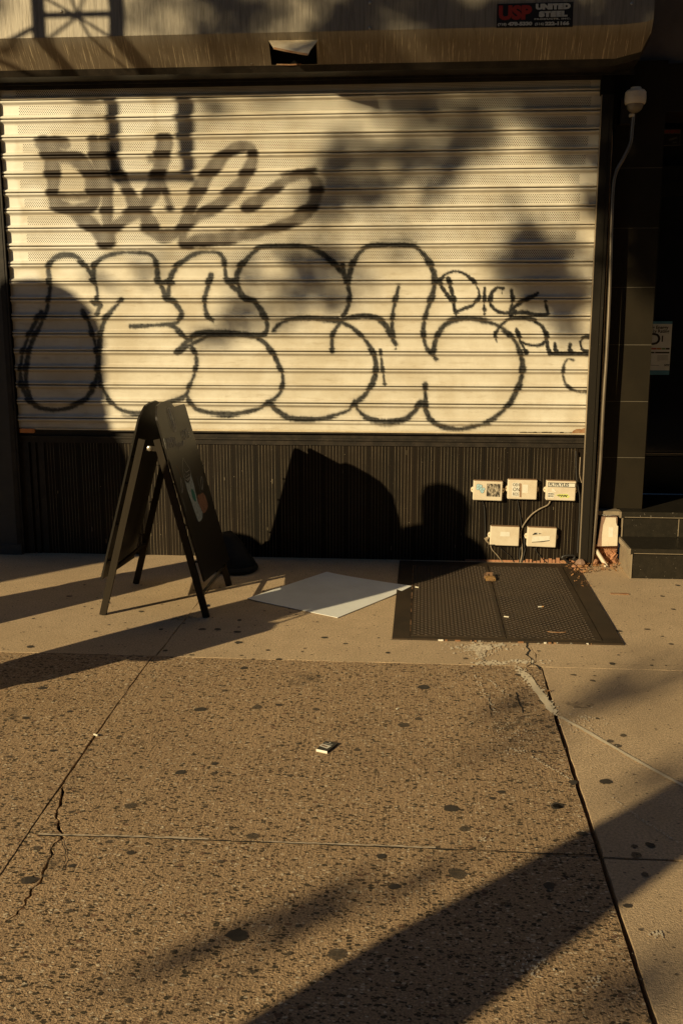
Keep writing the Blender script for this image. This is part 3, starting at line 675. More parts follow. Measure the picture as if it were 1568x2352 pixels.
A.append(r4([(60, 808), (75, 850), (120, 885), (200, 905), (280, 895), (330, 860), (362, 815)]))
A.append(r4([(383, 732), (385, 790), (385, 840), (410, 895), (460, 925), (530, 937), (620, 922), (700, 885), (760, 832), (800, 770), (825, 700), (830, 640), (820, 590), (800, 540), (760, 495), (710, 460), (640, 440), (560, 433), (500, 445), (460, 475), (435, 520), (425, 560), (415, 588)]))
A.append(r4([(362, 815), (385, 812)]))
for L in A: spray(black, L, BW, 0.0075, 0.97); spray(black, L, BW*1.25, 0.020, 0.20)
for L in [r4([(178, 575), (185, 640), (192, 690), (197, 728)]), r4([(1065, 620), (1038, 618), (1018, 655), (1020, 710), (1045, 748), (1090, 768), (1160, 766)])]: spray(black, L, 0.021, 0.006, 0.95)
TW = 0.0225
for L in [[(445, 258), (480, 225), (530, 213), (580, 235), (620, 280), (632, 330), (605, 365), (560, 385), (520, 397), (516, 350), (505, 300), (490, 245)], [(447, 262), (470, 300), (500, 340), (520, 390)], [(658, 285), (655, 340), (655, 390)], [(740, 290), (715, 285), (688, 315), (682, 360), (710, 393), (750, 403), (800, 395)], [(780, 300), (785, 345), (772, 402)], [(900, 312), (860, 335), (800, 372), (772, 405), (830, 400), (900, 412), (945, 407), (935, 355)],
          [(710, 528), (705, 500), (730, 465), (760, 440), (820, 430), (880, 440), (920, 468), (940, 510), (930, 538), (900, 553), (850, 548), (825, 536)], [(803, 482), (820, 530), (845, 582)], [(942, 510), (945, 550), (955, 592)], [(960, 592), (1050, 592), (1135, 597)], [(978, 545), (985, 590)], [(1050, 548), (1048, 592)], [(1150, 518), (1112, 518), (1097, 545), (1112, 575), (1150, 582)]]:
    spray(black, r4(L), TW, 0.0042, 0.99)
for x_, y_, l_ in ((525, 395, 22), (655, 385, 24), (735, 290, 24), (775, 400, 22), (845, 580, 10), (955, 595, 12), (712, 525, 14), (248, 550, 18), (-42, 575, 10), (655, 395, 15), (197, 722, 12)):   # runs of paint
    spray(black, r4([(x_, y_), (x_+1, y_+l_)]), 0.007, 0.003, 0.95)
for x_, y_ in ((655, 385), (248, 545), (845, 580), (775, 405), (520, 390)): spray(black, r4([(x_, y_), (x_+2, y_+6)]), 0.026, 0.005, 0.99)
spray(black, r3([(425, 358), (445, 362), (462, 366), (452, 390), (448, 405)]), 0.030, 0.006, 0.95)
for L, w_ in (([(180, 68), (250, 66), (320, 70)], 0.014), ([(140, 80), (250, 78), (340, 82)], 0.012)): spray(black, r4(L), w_, 0.016, 0.6)
spray(black, r4([(140, 905), (200, 920), (280, 908)]), 0.02, 0.01, 0.7); spray(black, r4([(420, 908), (500, 938), (560, 935), (680, 915)]), 0.02, 0.008, 0.8)
spray(black, r3([(1345, 900), (1400, 905), (1470, 900)]), 0.018, 0.01, 0.6); spray(black, r3([(560, 870), (610, 882), (680, 868)]), 0.014, 0.01, 0.6)
# upper tag: wide thin dark brown strokes
WS = [([(180, 660), (240, 655), (300, 662)], .05), ([(205, 665), (235, 740), (245, 820), (245, 900), (290, 955), (380, 962), (430, 930), (430, 860), (405, 780), (345, 730), (240, 700)], .058),
      ([(250, 935), (340, 975), (415, 1030), (470, 1085), (480, 1110)], .058), ([(430, 655), (450, 720), (470, 800), (490, 900), (492, 1000), (500, 1105)], .060), ([(475, 665), (520, 760), (575, 850), (615, 930), (665, 985), (695, 1045)], .058),
      ([(740, 640), (745, 720), (725, 800), (700, 880), (655, 945), (570, 1010), (505, 1060)], .060), ([(760, 650), (745, 700)], .06), ([(680, 1050), (740, 1085), (820, 1065), (858, 1000), (890, 920), (940, 820), (1010, 735), (1080, 680), (1145, 675), (1160, 725), (1130, 800), (1080, 870), (1000, 945), (900, 1000), (850, 1040), (838, 1100), (870, 1120)], .052),
      ([(1140, 950), (1230, 890), (1310, 828), (1400, 800), (1450, 835), (1450, 900), (1420, 960), (1330, 1020), (1200, 1065), (1050, 1090), (900, 1105), (850, 1120)], .048)]
for L, w_ in WS: spray(wash, r1(L), w_*1.5, 0.014, 0.88)
for L, w_ in (([(740, 800), (760, 880), (782, 955)], .045), ([(1125, 955), (1200, 905)], .035), ([(240, 735), (330, 740)], .03), ([(505, 720), (545, 800)], .05), ([(690, 735), (770, 735)], .045), ([(240, 905), (400, 905)], .035), ([(850, 1040), (845, 1070)], .05), ([(920, 900), (880, 960)], .035), ([(350, 985), (440, 1020)], .03), ([(1300, 812), (1440, 775)], .03), ([(665, 1055), (760, 1075)], .04)): spray(wash, r1(L), w_, 0.02, 0.97)
spray(wash, r1([(350, 515), (400, 505), (450, 520)]), 0.05, 0.03, 0.35)
# paint collects on the beads: the strokes read denser there
bead = ((phr > 0.8) | (phr < 0.2))[:, None]
wash = np.clip(wash*np.where(bead, 1.12, 0.86 + 0.06*np.sin(XX*60)), 0, 1)
black = np.maximum(black, wash*np.where(bead, 0.5, 0.0))
# pale touch-ups in the upper left, slightly yellow old paint elsewhere
for (x_, y_, w_) in ((30, 250, .16), (120, 225, .2), (280, 240, .18), (60, 300, .2), (40, 380, .15), (60, 450, .13), (300, 265, .2), (70, 560, .2), (170, 560, .3), (330, 570, .2), (50, 640, .1), (380, 260, .16), (290, 370, .1), (310, 560, .16), (110, 240, .24)): spray(pale, [(x_, y_), (x_+20, y_)], w_, 0.045, 0.95)
pale = np.clip(pale*(0.6+0.8*(np.sin(XX*9+np.sin(ZZ*13)*2)*0.5+0.5)), 0, 1)
spray(pale, [(20, 230), (22, 400), (35, 600)], 0.10, 0.02, 1.0)
me = bpy.data.meshes.new('curtain')
nv = nx*nz_; me.vertices.add(nv)
coords = np.stack([XX - WLOC[sh.name].x, YY - WLOC[sh.name].y, ZZ2 - WLOC[sh.name].z], -1).reshape(-1, 3).astype(np.float32)
me.vertices.foreach_set('co', coords.ravel())
I = np.arange(nv).reshape(nz_, nx)
quads = np.stack([I[:-1, :-1], I[1:, :-1], I[1:, 1:], I[:-1, 1:]], -1).reshape(-1, 4)
nf = len(quads); me.loops.add(nf*4); me.loops.foreach_set('vertex_index', quads.ravel().astype(np.int32))
me.polygons.add(nf); me.polygons.foreach_set('loop_start', (np.arange(nf)*4).astype(np.int32)); me.polygons.foreach_set('loop_total', np.full(nf, 4, np.int32))
me.polygons.foreach_set('use_smooth', np.ones(nf, bool)); me.update(calc_edges=True)
ca = me.color_attributes.new('spray', 'FLOAT_COLOR', 'POINT')
ca.data.foreach_set('color', np.stack([black, wash, pale, np.ones_like(black)], -1).reshape(-1, 4).astype(np.float32).ravel())
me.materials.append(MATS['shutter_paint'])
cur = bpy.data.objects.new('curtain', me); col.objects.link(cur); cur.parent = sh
# the material works in world metres: give the mesh coordinates back to it
for n in MATS['shutter_paint'].node_tree.nodes:
    if n.type == 'MAPPING':
        n.vector_type = 'POINT'
# bottom lip of the curtain and its damage
bl = MB(['flap_metal', 'rusty_steel', 'groove_black'])
bl.box((X0+.02, SY-.014, zend-.074), (XR-.004, SY+.004, zend-.0665), 0)
prev = 0.62
while prev < 1.02:
    w = random.uniform(.02, .05); h = random.uniform(.003, .008) + (0.022 if prev > 0.93 else 0)
    bl.add([(prev, SY-.0125, zend-.066), (prev+w, SY-.0125, zend-.066), (prev+w, SY-.0125, zend-.066+h*random.uniform(.6, 1)), (prev+w*.5, SY-.0125, zend-.066+h), (prev, SY-.0125, zend-.066+h*.7)], [(0, 1, 2, 3, 4)], 2); prev += w
bl.add([(0.945, SY-.0135, zend-.0655), (1.03, SY-.0135, zend-.0655), (1.03, SY-.0135, zend-.030), (1.0, SY-.0135, zend-.040), (0.975, SY-.0135, zend-.038), (0.955, SY-.0135, zend-.05)], [(0, 1, 2, 3, 4, 5)], 1)
fixn(bl.build('bottom_rail', sh))
# guides
gu = MB(['guide_metal', 'raw_or_lit_edge', 'groove_black'])
gu.box((1.028, -0.085, 0.02), (1.095, -0.078, 2.86), 0); gu.box((1.0262, -0.0852, 0.02), (1.0278, -0.045, 2.86), 1); gu.box((1.088, -0.077, 0.02), (1.095, 0.02, 2.98), 0); gu.box((1.0285, -0.0775, 0.02), (1.034, -0.03, 2.86), 0)  # pale strip paints the thin highlight along the guide's lit left edge
gu.box((1.02, -0.080, 2.86), (1.0945, -0.04, 3.0), 2); gu.box((1.07, -0.09, 0.02), (1.074, -0.0855, 2.86), 0)
gu.box((1.1, -0.02, 0.02), (1.118, 0.06, 3.0), 2)
fixn(gu.build('guide_rail', sh))
gu = MB(['black_metal', 'groove_black']); gu.box((-2.70, -0.066, 0.02), (-2.668, 0.02, 2.97), 0); gu.box((-2.667, -0.062, 0.02), (-2.655, -0.052, 2.97), 0)
fixn(gu.build('guide_rail', sh))
# hood
hd = MB(['galvanised_hood', 'black_metal', 'groove_black'])
HP = [(-0.05, 3.75), (-0.38, 3.75), (-0.38, 3.163), (-0.25, 3.018), (-0.225, 2.985), (-0.05, 2.972)]
HE = [(-0.05, 3.75), (-0.38, 3.75), (-0.38, 3.19), (-0.33, 3.13), (-0.29, 3.10), (-0.05, 3.06)]
HX = [-3.3, -0.335, -0.3345, 1.06, 1.0605, 1.235]
fl = (-0.905, -0.635)                                        # torn flap hole
def hood_rows(xa, xb, pa, pb, mi):
    for i in range(len(pa)-1):
        m_ = mi if i < 3 else 1
        if i == 2 and xa < fl[0] and xb > fl[1]:             # the bevel, with the hole
            def q(x_, t): a = Vector((x_, *pa[2])); b_ = Vector((x_, *pa[3])); return a+(b_-a)*t
            t0, t1 = 0.25, 0.985
            for (xx0, xx1, ta, tb) in ((xa, fl[0], 0, 1), (fl[1], xb, 0, 1), (fl[0], fl[1], 0, t0), (fl[0], fl[1], t1, 1)):
                hd.add([q(xx0, ta), q(xx1, ta), q(xx1, tb), q(xx0, tb)], [(3, 2, 1, 0)], mi)
            continue
        hd.add([(xa, *pa[i]), (xb, *pb[i]), (xb, *pb[i+1]), (xa, *pa[i+1])], [(3, 2, 1, 0)], m_)
hood_rows(-3.3, -0.335, HP, HP, 0); 
P2 = [(y-0.0015, z) for y, z in HP]; hood_rows(-0.335, 1.06, P2, P2, 0); P3 = [(y-0.003, z-0.001) for y, z in HP]
HE2 = [(-0.05, 3.75), (-0.383, 3.75), (-0.383, 3.187), (-0.30, 3.075), (-0.26, 3.05), (-0.05, 3.03)]
hood_rows(1.06, 1.20, P3, [(a*0.5+c*0.5, b*0.5+d*0.5) for (a, b), (c, d) in zip(P3, HE2)], 0)
mid = [(a*0.5+c*0.5, b*0.5+d*0.5) for (a, b), (c, d) in zip(P3, HE2)]; hood_rows(1.20, 1.238, mid, HE, 0)
hd.add([(1.238, *p) for p in HE], [tuple(range(6))], 0); hd.add([(-3.3, *p) for p in HP], [tuple(range(6))], 0)
hd.box((-3.3, -0.115, 2.962), (1.2, -0.11, 2.986), 1); hd.box((-2.66, -0.075, 2.945), (1.03, -0.07, 2.975), 1)
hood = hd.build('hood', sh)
for x_, z_ in ((-0.325, 3.305), (-0.325, 3.175), (1.115, 3.27), (-0.325, 3.45), (-2.1, 3.3)):
    rv = MB('steel_bolt'); rv.lathe([(0.009, 0), (0.008, 0.003), (0.004, 0.005)], (x_, -0.3815, z_), axis=(0, -1, 0), n=10); fixn(rv.build('rivet', hood))
for x_ in (-1.02, -0.32):
    rv = MB('steel_bolt'); rv.lathe([(0.005, 0), (0.004, 0.003)], (x_, -0.262, 3.028), axis=(0, -0.745, -0.667), n=8); fixn(rv.build('rivet', hood))
fp = MB(['flap_metal', 'rusty_steel'])
tp = [Vector((-0.905, -0.350, 3.129)), Vector((-0.620, -0.352, 3.127))]
bt = [Vector((-0.868, -0.412, 3.072)), Vector((-0.668, -0.462, 3.022))]
tl2 = [tp[0], tp[1], bt[1]+Vector((0.012, .02, .03)), bt[1], bt[0]]
fp.prism(tl2, (0, 0.003, -0.002), 0)
fp.ribbon([bt[0]+Vector((0, -.001, 0)), (bt[0]+bt[1])/2+Vector((0, -.001, -.002)), bt[1]+Vector((0, -.001, 0))], 0.012, (0, -1, 0.2), 1, 0.0015)
fp.ribbon([(-0.875, -0.253, 3.022), (-0.8, -0.256, 3.018), (-0.73, -0.252, 3.021)], 0.008, (0, -1, 0.2), 1, 0.001)
fixn(fp.build('torn_flap', hood))
hi = MB('groove_black'); hi.box((-0.98, -0.20, 3.02), (-0.56, -0.19, 3.16)); fixn(hi.build('hood_inside', hood))

# company plate on the hood
def hp(x_, y_): return Wl(x_, y_, -0.384)
c0 = hp(1140, 9); c1 = hp(1315, 64)
cs = thing('company_sign', 'black company sticker with red and cream lettering on the steel shutter hood', 'sign', (c0.x, -0.384, c1.z))
pz = MB('sign_black'); pz.add([hp(1141, 9), hp(1316, 4), hp(1314, 62), hp(1139, 64)], [(3, 2, 1, 0)]); o = pz.build('plate', cs)
pz = None
ux = (1, 0, -0.004); uy = (0, 0, 1)
def hood_text(s, px, py, hpx, wpx, mt, bold, space=1.0):
    a = hp(px, py); b_ = hp(px+wpx, py); t_ = hp(px, py-hpx)
    H_ = (t_-a).length; Wd = (b_-a).length
    o = text(s, H_/0.70, mt, 'lettering', cs, (a.x, -0.3868, a.z+H_*0.5), ux, uy, bold=bold, space=space)
    vs = [v.co.x for v in o.data.vertices]; w0 = max(vs)-min(vs); x_min = min(vs)
    zz_ = [v.co.z for v in o.data.vertices]; zmid = min(zz_); hh = max(zz_)-min(zz_)
    for v in o.data.vertices:
        v.co.x = (a.x-WLOC[cs.name].x) + (v.co.x-x_min)*Wd/w0; v.co.z = (a.z-WLOC[cs.name].z) + (v.co.z-zmid)*H_/hh
    return o
hood_text('USP', 1144, 47, 34, 76, 'sign_red', 0.006)
hood_text('UNITED', 1229, 23, 14, 80, 'sign_cream', 0.004)
hood_text('STEEL', 1236, 40, 14, 66, 'sign_cream', 0.004)
hood_text('PRODUCTS, INC.', 1226, 47, 4.5, 83, 'sign_cream', 0.0008, 1.2)
hood_text('(718)', 1142, 61, 7.5, 20, 'sign_cream', 0.001); hood_text('478-5330', 1165, 60, 9, 56, 'sign_cream', 0.002)
hood_text('(516)', 1227, 60, 7.5, 21, 'sign_cream', 0.001); hood_text('222-1166', 1250, 59, 9, 56, 'sign_cream', 0.002)

# ============================================================ JUNCTION BOXES AND CABLES
def jbox():
    t = thing('junction_box', 'x', 'junction box', (0, 0, 0), group='cream plastic junction boxes on the ribbed panel')
    b_ = MB(['box_plastic', 'box_rust']); b_.box((-0.093, -0.044, -0.063), (0.093, -0.0, 0.063), 0, bev=0.004); b_.box((-0.090, -0.042, 0.0632), (0.090, -0.004, 0.0655), 1)
    fixn(b_.build('body', t))
    for sx in (-1, 1):
        e = MB('box_plastic'); n = 10
        out = [(sx*0.0905, -0.010, -0.018)] + [(sx*(0.094+0.014*sin(pi*k/n)), -0.010, -0.018*cos(pi*k/n)) for k in range(n+1)] + [(sx*0.0905, -0.010, 0.018)]
        e.prism(out, (0, 0.008, 0)); o = fixn(e.build('mounting_ear', t))
        h_ = MB('box_rust'); h_.lathe([(0.0035, 0), (0.003, 0.002)], (sx*0.100, -0.0102, 0), axis=(0, -1, 0), n=10); fixn(h_.build('screw', o))
    return t
J0 = jbox()
JB = [((0.431, 0.478), 1.2, 'upper left junction box with a blue sticker and a black and white photo sticker'),
      ((0.650, 0.489), 0.8, 'upper middle junction box with outlined letters beside a brown tape strip'),
      ((0.894, 0.485), 1.0, 'upper right junction box with a lettered strip and a yellow sticker'),
      ((0.548, 0.181), 1.0, 'plain lower junction box without dark stickers, above the hatch'),
      ((0.785, 0.177), 1.4, 'lower junction box with a torn white label and black marks')]
boxes = []
for i, ((x_, z_), a, lab) in enumerate(JB):
    t = J0 if i == 0 else copy_tree(J0)
    t.location = (x_, -0.006, z_); t.rotation_euler = (0, radians(a), 0); t['label'] = lab; boxes.append(t); WLOC[t.name] = Vector((0, 0, 0))
def sticker(t, pts, mt, name='sticker', y=-0.0447):
    b_ = MB(mt); b_.add([(x_, y, z_) for x_, z_ in pts], [tuple(range(len(pts)))]); return fixn(b_.build(name, t, world=False))
def rect(x0, z0, x1, z1): return [(x0, z0), (x1, z0), (x1, z1), (x0, z1)]
def bxy(px, py, w, h): # position in the zoomed face (0..1) to box coordinates
    return (-0.093+0.186*px, 0.063-0.126*py)
cl = []
for cx, cz, r in ((-0.062, 0.030, .013), (-0.052, 0.018, .012), (-0.042, 0.008, .012), (-0.036, -0.004, .011), (-0.028, 0.012, .009), (-0.047, 0.030, .01), (-0.066, 0.014, .009)):
    cl.append([(cx+r*cos(a), cz+r*sin(a)) for a in np.linspace(0, 2*pi, 12, endpoint=False)])
bb = MB(['sticker_blue', 'ink'])
for i, c in enumerate(cl):
    yy = -0.0450-0.00015*i; cx = sum(p[0] for p in c)/12; cz = sum(p[1] for p in c)/12
    bb.add([(cx+(x_-cx)*1.12, yy+.0001, cz+(z_-cz)*1.12) for x_, z_ in c], [tuple(range(12))], 1); bb.add([(x_, yy, z_) for x_, z_ in c], [tuple(range(12))], 0)
bb.build('sticker', boxes[0], world=False)
sticker(boxes[0], rect(-0.008, -0.036, 0.078, 0.048), 'photo_sticker')
sticker(boxes[1], rect(-0.065, -0.045, -0.020, 0.044), 'sticker_white'); sticker(boxes[1], [(-0.0185, 0.042), (-0.008, 0.040), (-0.004, -0.050), (-0.016, -0.048)], 'box_rust', 'tape_strip')
sticker(boxes[1], rect(0.0, -0.02, 0.035, 0.034), 'sticker_white')
def btext(t, s, x_, z_, size, bold=0.0, mt='ink', sx=1.0, y=-0.0452):
    WLOC[t.name] = Vector((0, 0, 0)); return text(s, size, mt, 'lettering', t, (x_, y, z_), (1, 0, 0), (0, 0, 1), bold=bold, sx=sx)
btext(boxes[1], 'OEH', -0.063, 0.030, 0.028, sx=0.75); btext(boxes[1], 'ON', -0.061, 0.0, 0.034, sx=0.8); btext(boxes[1], 'ROS', -0.060, -0.030, 0.028, sx=0.7)
sticker(boxes[2], rect(-0.084, 0.024, 0.088, 0.052), 'ink'); sticker(boxes[2], rect(-0.081, 0.0275, 0.085, 0.0495), 'sticker_white', y=-0.0449)
btext(boxes[2], 'FLYFLYLES', -0.076, 0.0385, 0.0265, 0.0007, sx=1.02)
sticker(boxes[2], rect(-0.083, -0.048, -0.042, -0.012), 'sticker_white'); btext(boxes[2], 'MORPH', -0.080, -0.022, 0.0105, 0.0004); btext(boxes[2], 'MOW!!', -0.080, -0.036, 0.0105, 0.0004)
sticker(boxes[2], [(-0.062, -0.005), (-0.030, -0.010), (-0.040, 0.005), (-0.055, 0.016)], 'sticker_white')
sticker(boxes[2], [(-0.034, -0.030), (-0.015, -0.021), (0.04, -0.018), (0.060, -0.036), (0.045, -0.046), (0.02, -0.040), (0.0, -0.048), (-0.012, -0.036)], 'sticker_yellow')
bb = MB('ink'); bb.ribbon([(x_, -0.0452, -0.026-0.005*((i*7) % 3)) for i, x_ in enumerate(np.linspace(-0.022, 0.045, 14))], [0.001, .006, .003, .008, .004, .009, .004, .006, .009, .004, .01, .008, .004, .002], (0, -1, 0), 0); bb.build('lettering', boxes[2], world=False)
sticker(boxes[3], rect(-0.03, -0.0, 0.03, 0.03), 'sticker_white'); sticker(boxes[3], [(-0.093, -0.061), (-0.06, -0.061), (-0.06, -0.056), (-0.090, -0.057)], 'ink', 'crack')
sticker(boxes[4], [(-0.062, -0.030), (0.050, -0.016), (0.050, 0.014), (-0.062, 0.004)], 'sticker_white')
sticker(boxes[4], [(-0.063, 0.014), (-0.048, 0.030), (-0.030, 0.031), (0.0, 0.025), (-0.03, 0.020)], 'ink'); sticker(boxes[4], [(-0.060, -0.037), (-0.06, -0.032), (-0.01, -0.026), (0.05, -0.015), (0.05, -0.020), (0.0, -0.030), (-0.055, -0.0345)], 'ink')
btext(boxes[4], 'HE', -0.034, 0.0255, 0.011, 0.0005, 'sticker_white', y=-0.0456)

BX = lambda L, ox=1850: [((ox+a*.2551)/1.7418, (1880+b*.2551)/1.7418) for a, b in L]
def cable(L, r, mt, label, Y=-0.012, ox=1850, group='thin cables hanging below the junction boxes', n=7):
    P = catmull([Wl(a, b, Y) for a, b in BX(L, ox)], n); c = MB(mt); c.tube(P, r, n=7)
    o = smooth_by_angle(c.build('cable')); tag(o, label, 'cable', group); return o
cable([(300, 480), (335, 560), (345, 700), (350, 900), (352, 1060), (372, 1085)], 0.0035, 'cable_black', 'black cable dropping from the blue stickered box to a knot beside the plain box')
cable([(855, 465), (880, 600), (905, 760), (925, 900), (905, 1000), (915, 1150), (890, 1300), (885, 1540)], 0.0035, 'cable_black', 'black cable dropping from the box with outlined letters to the ground')
cable([(1375, 475), (1330, 550), (1200, 615), (1080, 700), (980, 820), (920, 930), (905, 1020), (925, 1180), (930, 1320), (905, 1440), (900, 1545)], 0.0045, 'cable_dusty', 'pale dusty cable curving down from the box with the lettered strip', Y=-0.016)
cable([(960, 1060), (965, 1200), (975, 1250), (940, 1400), (915, 1545)], 0.004, 'cable_black', 'thick black cable between the two lower boxes', Y=-0.010)
cable([(435, 1185), (460, 1250), (540, 1340), (620, 1440), (685, 1510)], 0.0032, 'cable_dusty', 'pale cable slanting from the lower left corner of the plain box')
cable([(570, 1195), (640, 1270), (740, 1350), (800, 1440), (870, 1530)], 0.0028, 'cable_black', 'thin dark cable slanting right from under the plain box')
cable([(1150, 1215), (1150, 1270), (1230, 1370), (1310, 1450), (1395, 1525)], 0.0038, 'cable_black', 'dark cable slanting from under the box with the torn label')
cable([(345, 1065), (365, 1100), (385, 1080), (400, 1060), (380, 1060), (365, 1085), (385, 1130), (410, 1150), (415, 1165)], 0.0055, 'cable_dusty', 'knotted bundle of wire ends at the left side of the plain box', n=5)
cable([(790, -300), (800, 100), (830, 300), (850, 420), (850, 700), (830, 1000), (815, 1300)], 0.004, 'cable_black', 'long black cable running down the frame right of the boxes', ox=2100, Y=-0.03, group='cables beside the shutter guide')
cable([(860, -200), (850, 60), (880, 200)], 0.003, 'cable_dusty', 'short pale cable behind the top of the right guide rail base', ox=2100, Y=-0.03, group='cables beside the shutter guide')
cable([(800, 1415), (870, 1480), (760, 1490), (650, 1430), (575, 1375), (640, 1345), (750, 1345), (770, 1375), (750, 1400), (800, 1440), (880, 1490), (960, 1530)], 0.0065, 'cable_black', 'loose black cable loop lying at the foot of the shutter guide', ox=2100, Y=-0.05, group='cables beside the shutter guide')

# conduits, dome camera
def pipe(name, pts, r, mt, label, cat, group=None):
    c = MB(mt); c.tube(catmull(pts, 8), r, n=14); o = smooth_by_angle(c.build(name)); return tag(o, label, cat, group)
CY = -0.06
pipe('conduit', [Wl(x_, y_, CY) for x_, y_ in ((1453, 262), (1450, 300), (1446, 330), (1430, 365), (1415, 392), (1407, 430), (1403, 520), (1400, 640), (1393, 800), (1385, 925), (1378, 1060), (1371, 1150), (1363, 1240), (1355, 1313))], 0.0112, 'worn_pipe', 'long worn metal conduit bending down from the dome camera to the pavement', 'pipe')
pipe('conduit', [Wl(x_, y_, -0.05) for x_, y_ in ((1402, 262), (1404, 330), (1401, 385), (1396, 540), (1388, 700), (1380, 920), (1371, 1060), (1363, 1180), (1358, 1240))], 0.0045, 'cable_dusty', 'thin conduit running beside the guide rail left of the main conduit', 'pipe')
pipe('drain_pipe', [Vector((1.135, -0.03, 0.10)), Vector((1.16, -0.05, 0.06)), Vector((1.205, -0.09, -0.01))], 0.013, 'camera_white', 'short pale pipe stub slanting into the leaves under the taped box', 'pipe')
dcm = thing('dome_camera', 'cream security dome camera mounted above the tall metal conduit', 'security camera', (1.205, -0.10, 2.73))
c = MB('camera_white'); CC = Wl(1458, 225, -0.10)
c.lathe([(0.0, 0.088), (0.030, 0.088), (0.032, 0.075), (0.050, 0.072), (0.060, 0.060), (0.0605, 0.046), (0.059, 0.0455), (0.061, 0.045), (0.0615, 0.032), (0.060, 0.031), (0.062, 0.030), (0.061, 0.005), (0.057, -0.004), (0.050, -0.006)], (CC.x, -0.10, CC.z-0.03), n=36); smooth_by_angle(c.build('housing', dcm))
c = MB('camera_dome_grey'); c.lathe([(0.049*cos(a), -0.006-0.049*sin(a)) for a in np.linspace(0, pi/2-.02, 10)], (CC.x, -0.10, CC.z-0.03), n=28); smooth_by_angle(fixn(c.build('dome', dcm)))
c = MB('black_metal'); c.box((CC.x-0.065, -0.012, CC.z-0.125), (CC.x+0.03, TY-0.001, CC.z+0.02)); c.box((CC.x-0.03, -0.07, CC.z+0.035), (CC.x+0.03, TY, CC.z+0.05)); fixn(c.build('backplate', dcm))
c = MB('camera_white'); c.lathe([(0.016, 0), (0.018, 0.012), (0.014, 0.018)], (CC.x-.008, CY, CC.z-0.098), n=16); smooth_by_angle(c.build('pipe_collar', dcm))

# taped box by the steps
tb = thing('taped_box', 'rusty meter box wrapped in white tape between the conduit and the steps', 'meter box', (1.2, -0.03, 0.12))
c = MB('rust_box'); c.add([(1.140, -0.055, 0.127), (1.262, -0.055, 0.131), (1.255, -0.055, 0.322), (1.160, -0.055, 0.318), (1.140, 0.03, 0.127), (1.262, 0.03, 0.131), (1.255, 0.03, 0.322), (1.160, 0.03, 0.318)], [(0, 1, 2, 3), (7, 6, 5, 4), (0, 4, 5, 1), (1, 5, 6, 2), (2, 6, 7, 3), (3, 7, 4, 0)]); fixn(c.build('body', tb))
c = MB(['tape_white', 'sticker_white']); c.prism([(1.166, -0.0565, 0.129), (1.263, -0.0565, 0.133), (1.262, -0.0565, 0.262), (1.254, -0.0565, 0.268), (1.249, -0.0565, 0.285), (1.246, -0.0565, 0.318), (1.183, -0.0565, 0.319), (1.174, -0.0565, 0.285), (1.168, -0.0565, 0.268), (1.164, -0.0565, 0.20)], (0, -0.002, 0), 0); c.box((1.205, -0.0592, 0.19), (1.232, -0.0587, 0.255), 1); fixn(c.build('tape', tb))
c = MB('steel_pipe'); c.tube([Vector((1.18+.017*cos(a), -0.045+.012*sin(a), 0.3215+.012*abs(sin(a/2)))) for a in np.linspace(0, 2*pi, 14)], 0.003, n=6); c.tube(catmull([(1.195, -.05, .325), (1.22, -.055, .333), (1.245, -.05, .33), (1.252, -.03, .324)], 5), 0.003, n=6); c.build('wire', tb)

# ============================================================ CELLAR HATCH
ht = thing('cellar_hatch', 'rusty dark steel cellar hatch with two chequered leaves set in the pavement', 'cellar hatch', (0.45, -0.85, 0))
fx0, fx1, hy0, hy1 = -0.130, 1.005, -1.652, -0.055
fr = MB(['hatch_steel', 'rusty_steel', 'worn_white_paint'])
fr.box((fx0, hy0, -0.03), (-0.042, hy1, 0.009)); fr.box((0.912, hy0, -0.03), (fx1, hy1, 0.009)); fr.box((-0.0415, hy0, -0.03), (0.9115, -1.612, 0.009)); fr.box((-0.0415, -0.14, -0.03), (0.9115, hy1, 0.007))
fr.box((-0.040, -1.61, -0.03), (0.910, -0.142, -0.012))
for i in range(15):
    x_ = random.uniform(0.0, 0.9); w = random.uniform(.008, .03); fr.box((x_, -1.656, 0.0005), (x_+w, -1.6525, 0.008), random.choice([1, 2, 2])); 
for i in range(20):
    y_ = random.uniform(-1.6, -0.3); fr.box((-0.0425, y_, 0.0095), (-0.038, y_+random.uniform(.01, .05), 0.0105), 1)
fixn(fr.build('frame', ht))
def leaf(x0, x1, nm):
    c = MB(['hatch_steel', 'hatch_tread']); c.box((x0, -1.608, -0.003), (x1, -0.145, 0.011), 0)
    px_ = 0.0195; nx_ = int((x1-x0-.02)/px_); ny_ = int(1.44/px_)
    for i in range(nx_):
        for j in range(ny_):
            cx = x0+.016+px_*i; cy = -1.595+px_*j; s_ = 1 if ((i+j) % 2 == 0) else -1
            L_ = 0.0105; dx, dy = L_*0.80, L_*0.62*s_; wx, wy = -0.0026*0.6*s_, 0.0026*0.8
            vs = [(cx-dx, cy-dy, .0112), (cx-wx, cy-wy, .0112), (cx+dx, cy+dy, .0112), (cx+wx, cy+wy, .0112), (cx-dx*.45, cy-dy*.45, .0136), (cx+dx*.45, cy+dy*.45, .0136)]
            c.add(vs, [(0, 1, 5, 4), (1, 2, 5), (2, 3, 4, 5), (3, 0, 4)], 1)
    return fixn(c.build(nm, ht))
leaf(-0.037, 0.4335, 'leaf'); leaf(0.4405, 0.907, 'leaf')
c = MB('rusty_steel'); c.tube([Vector((0.70+.045*cos(a), -1.50+.012*sin(a), 0.0135)) for a in np.linspace(pi, 2*pi, 12)], 0.0025, n=6); c.build('lift_ring', ht)
pk = thing('padlock', 'small brass padlock with rusty hasp on the cellar hatch seam', 'padlock', (0.43, -0.42, 0.012))
PC = Gd(1126, 1331, 0.02)
c = MB(['brass', 'iron_rust'])
out = []
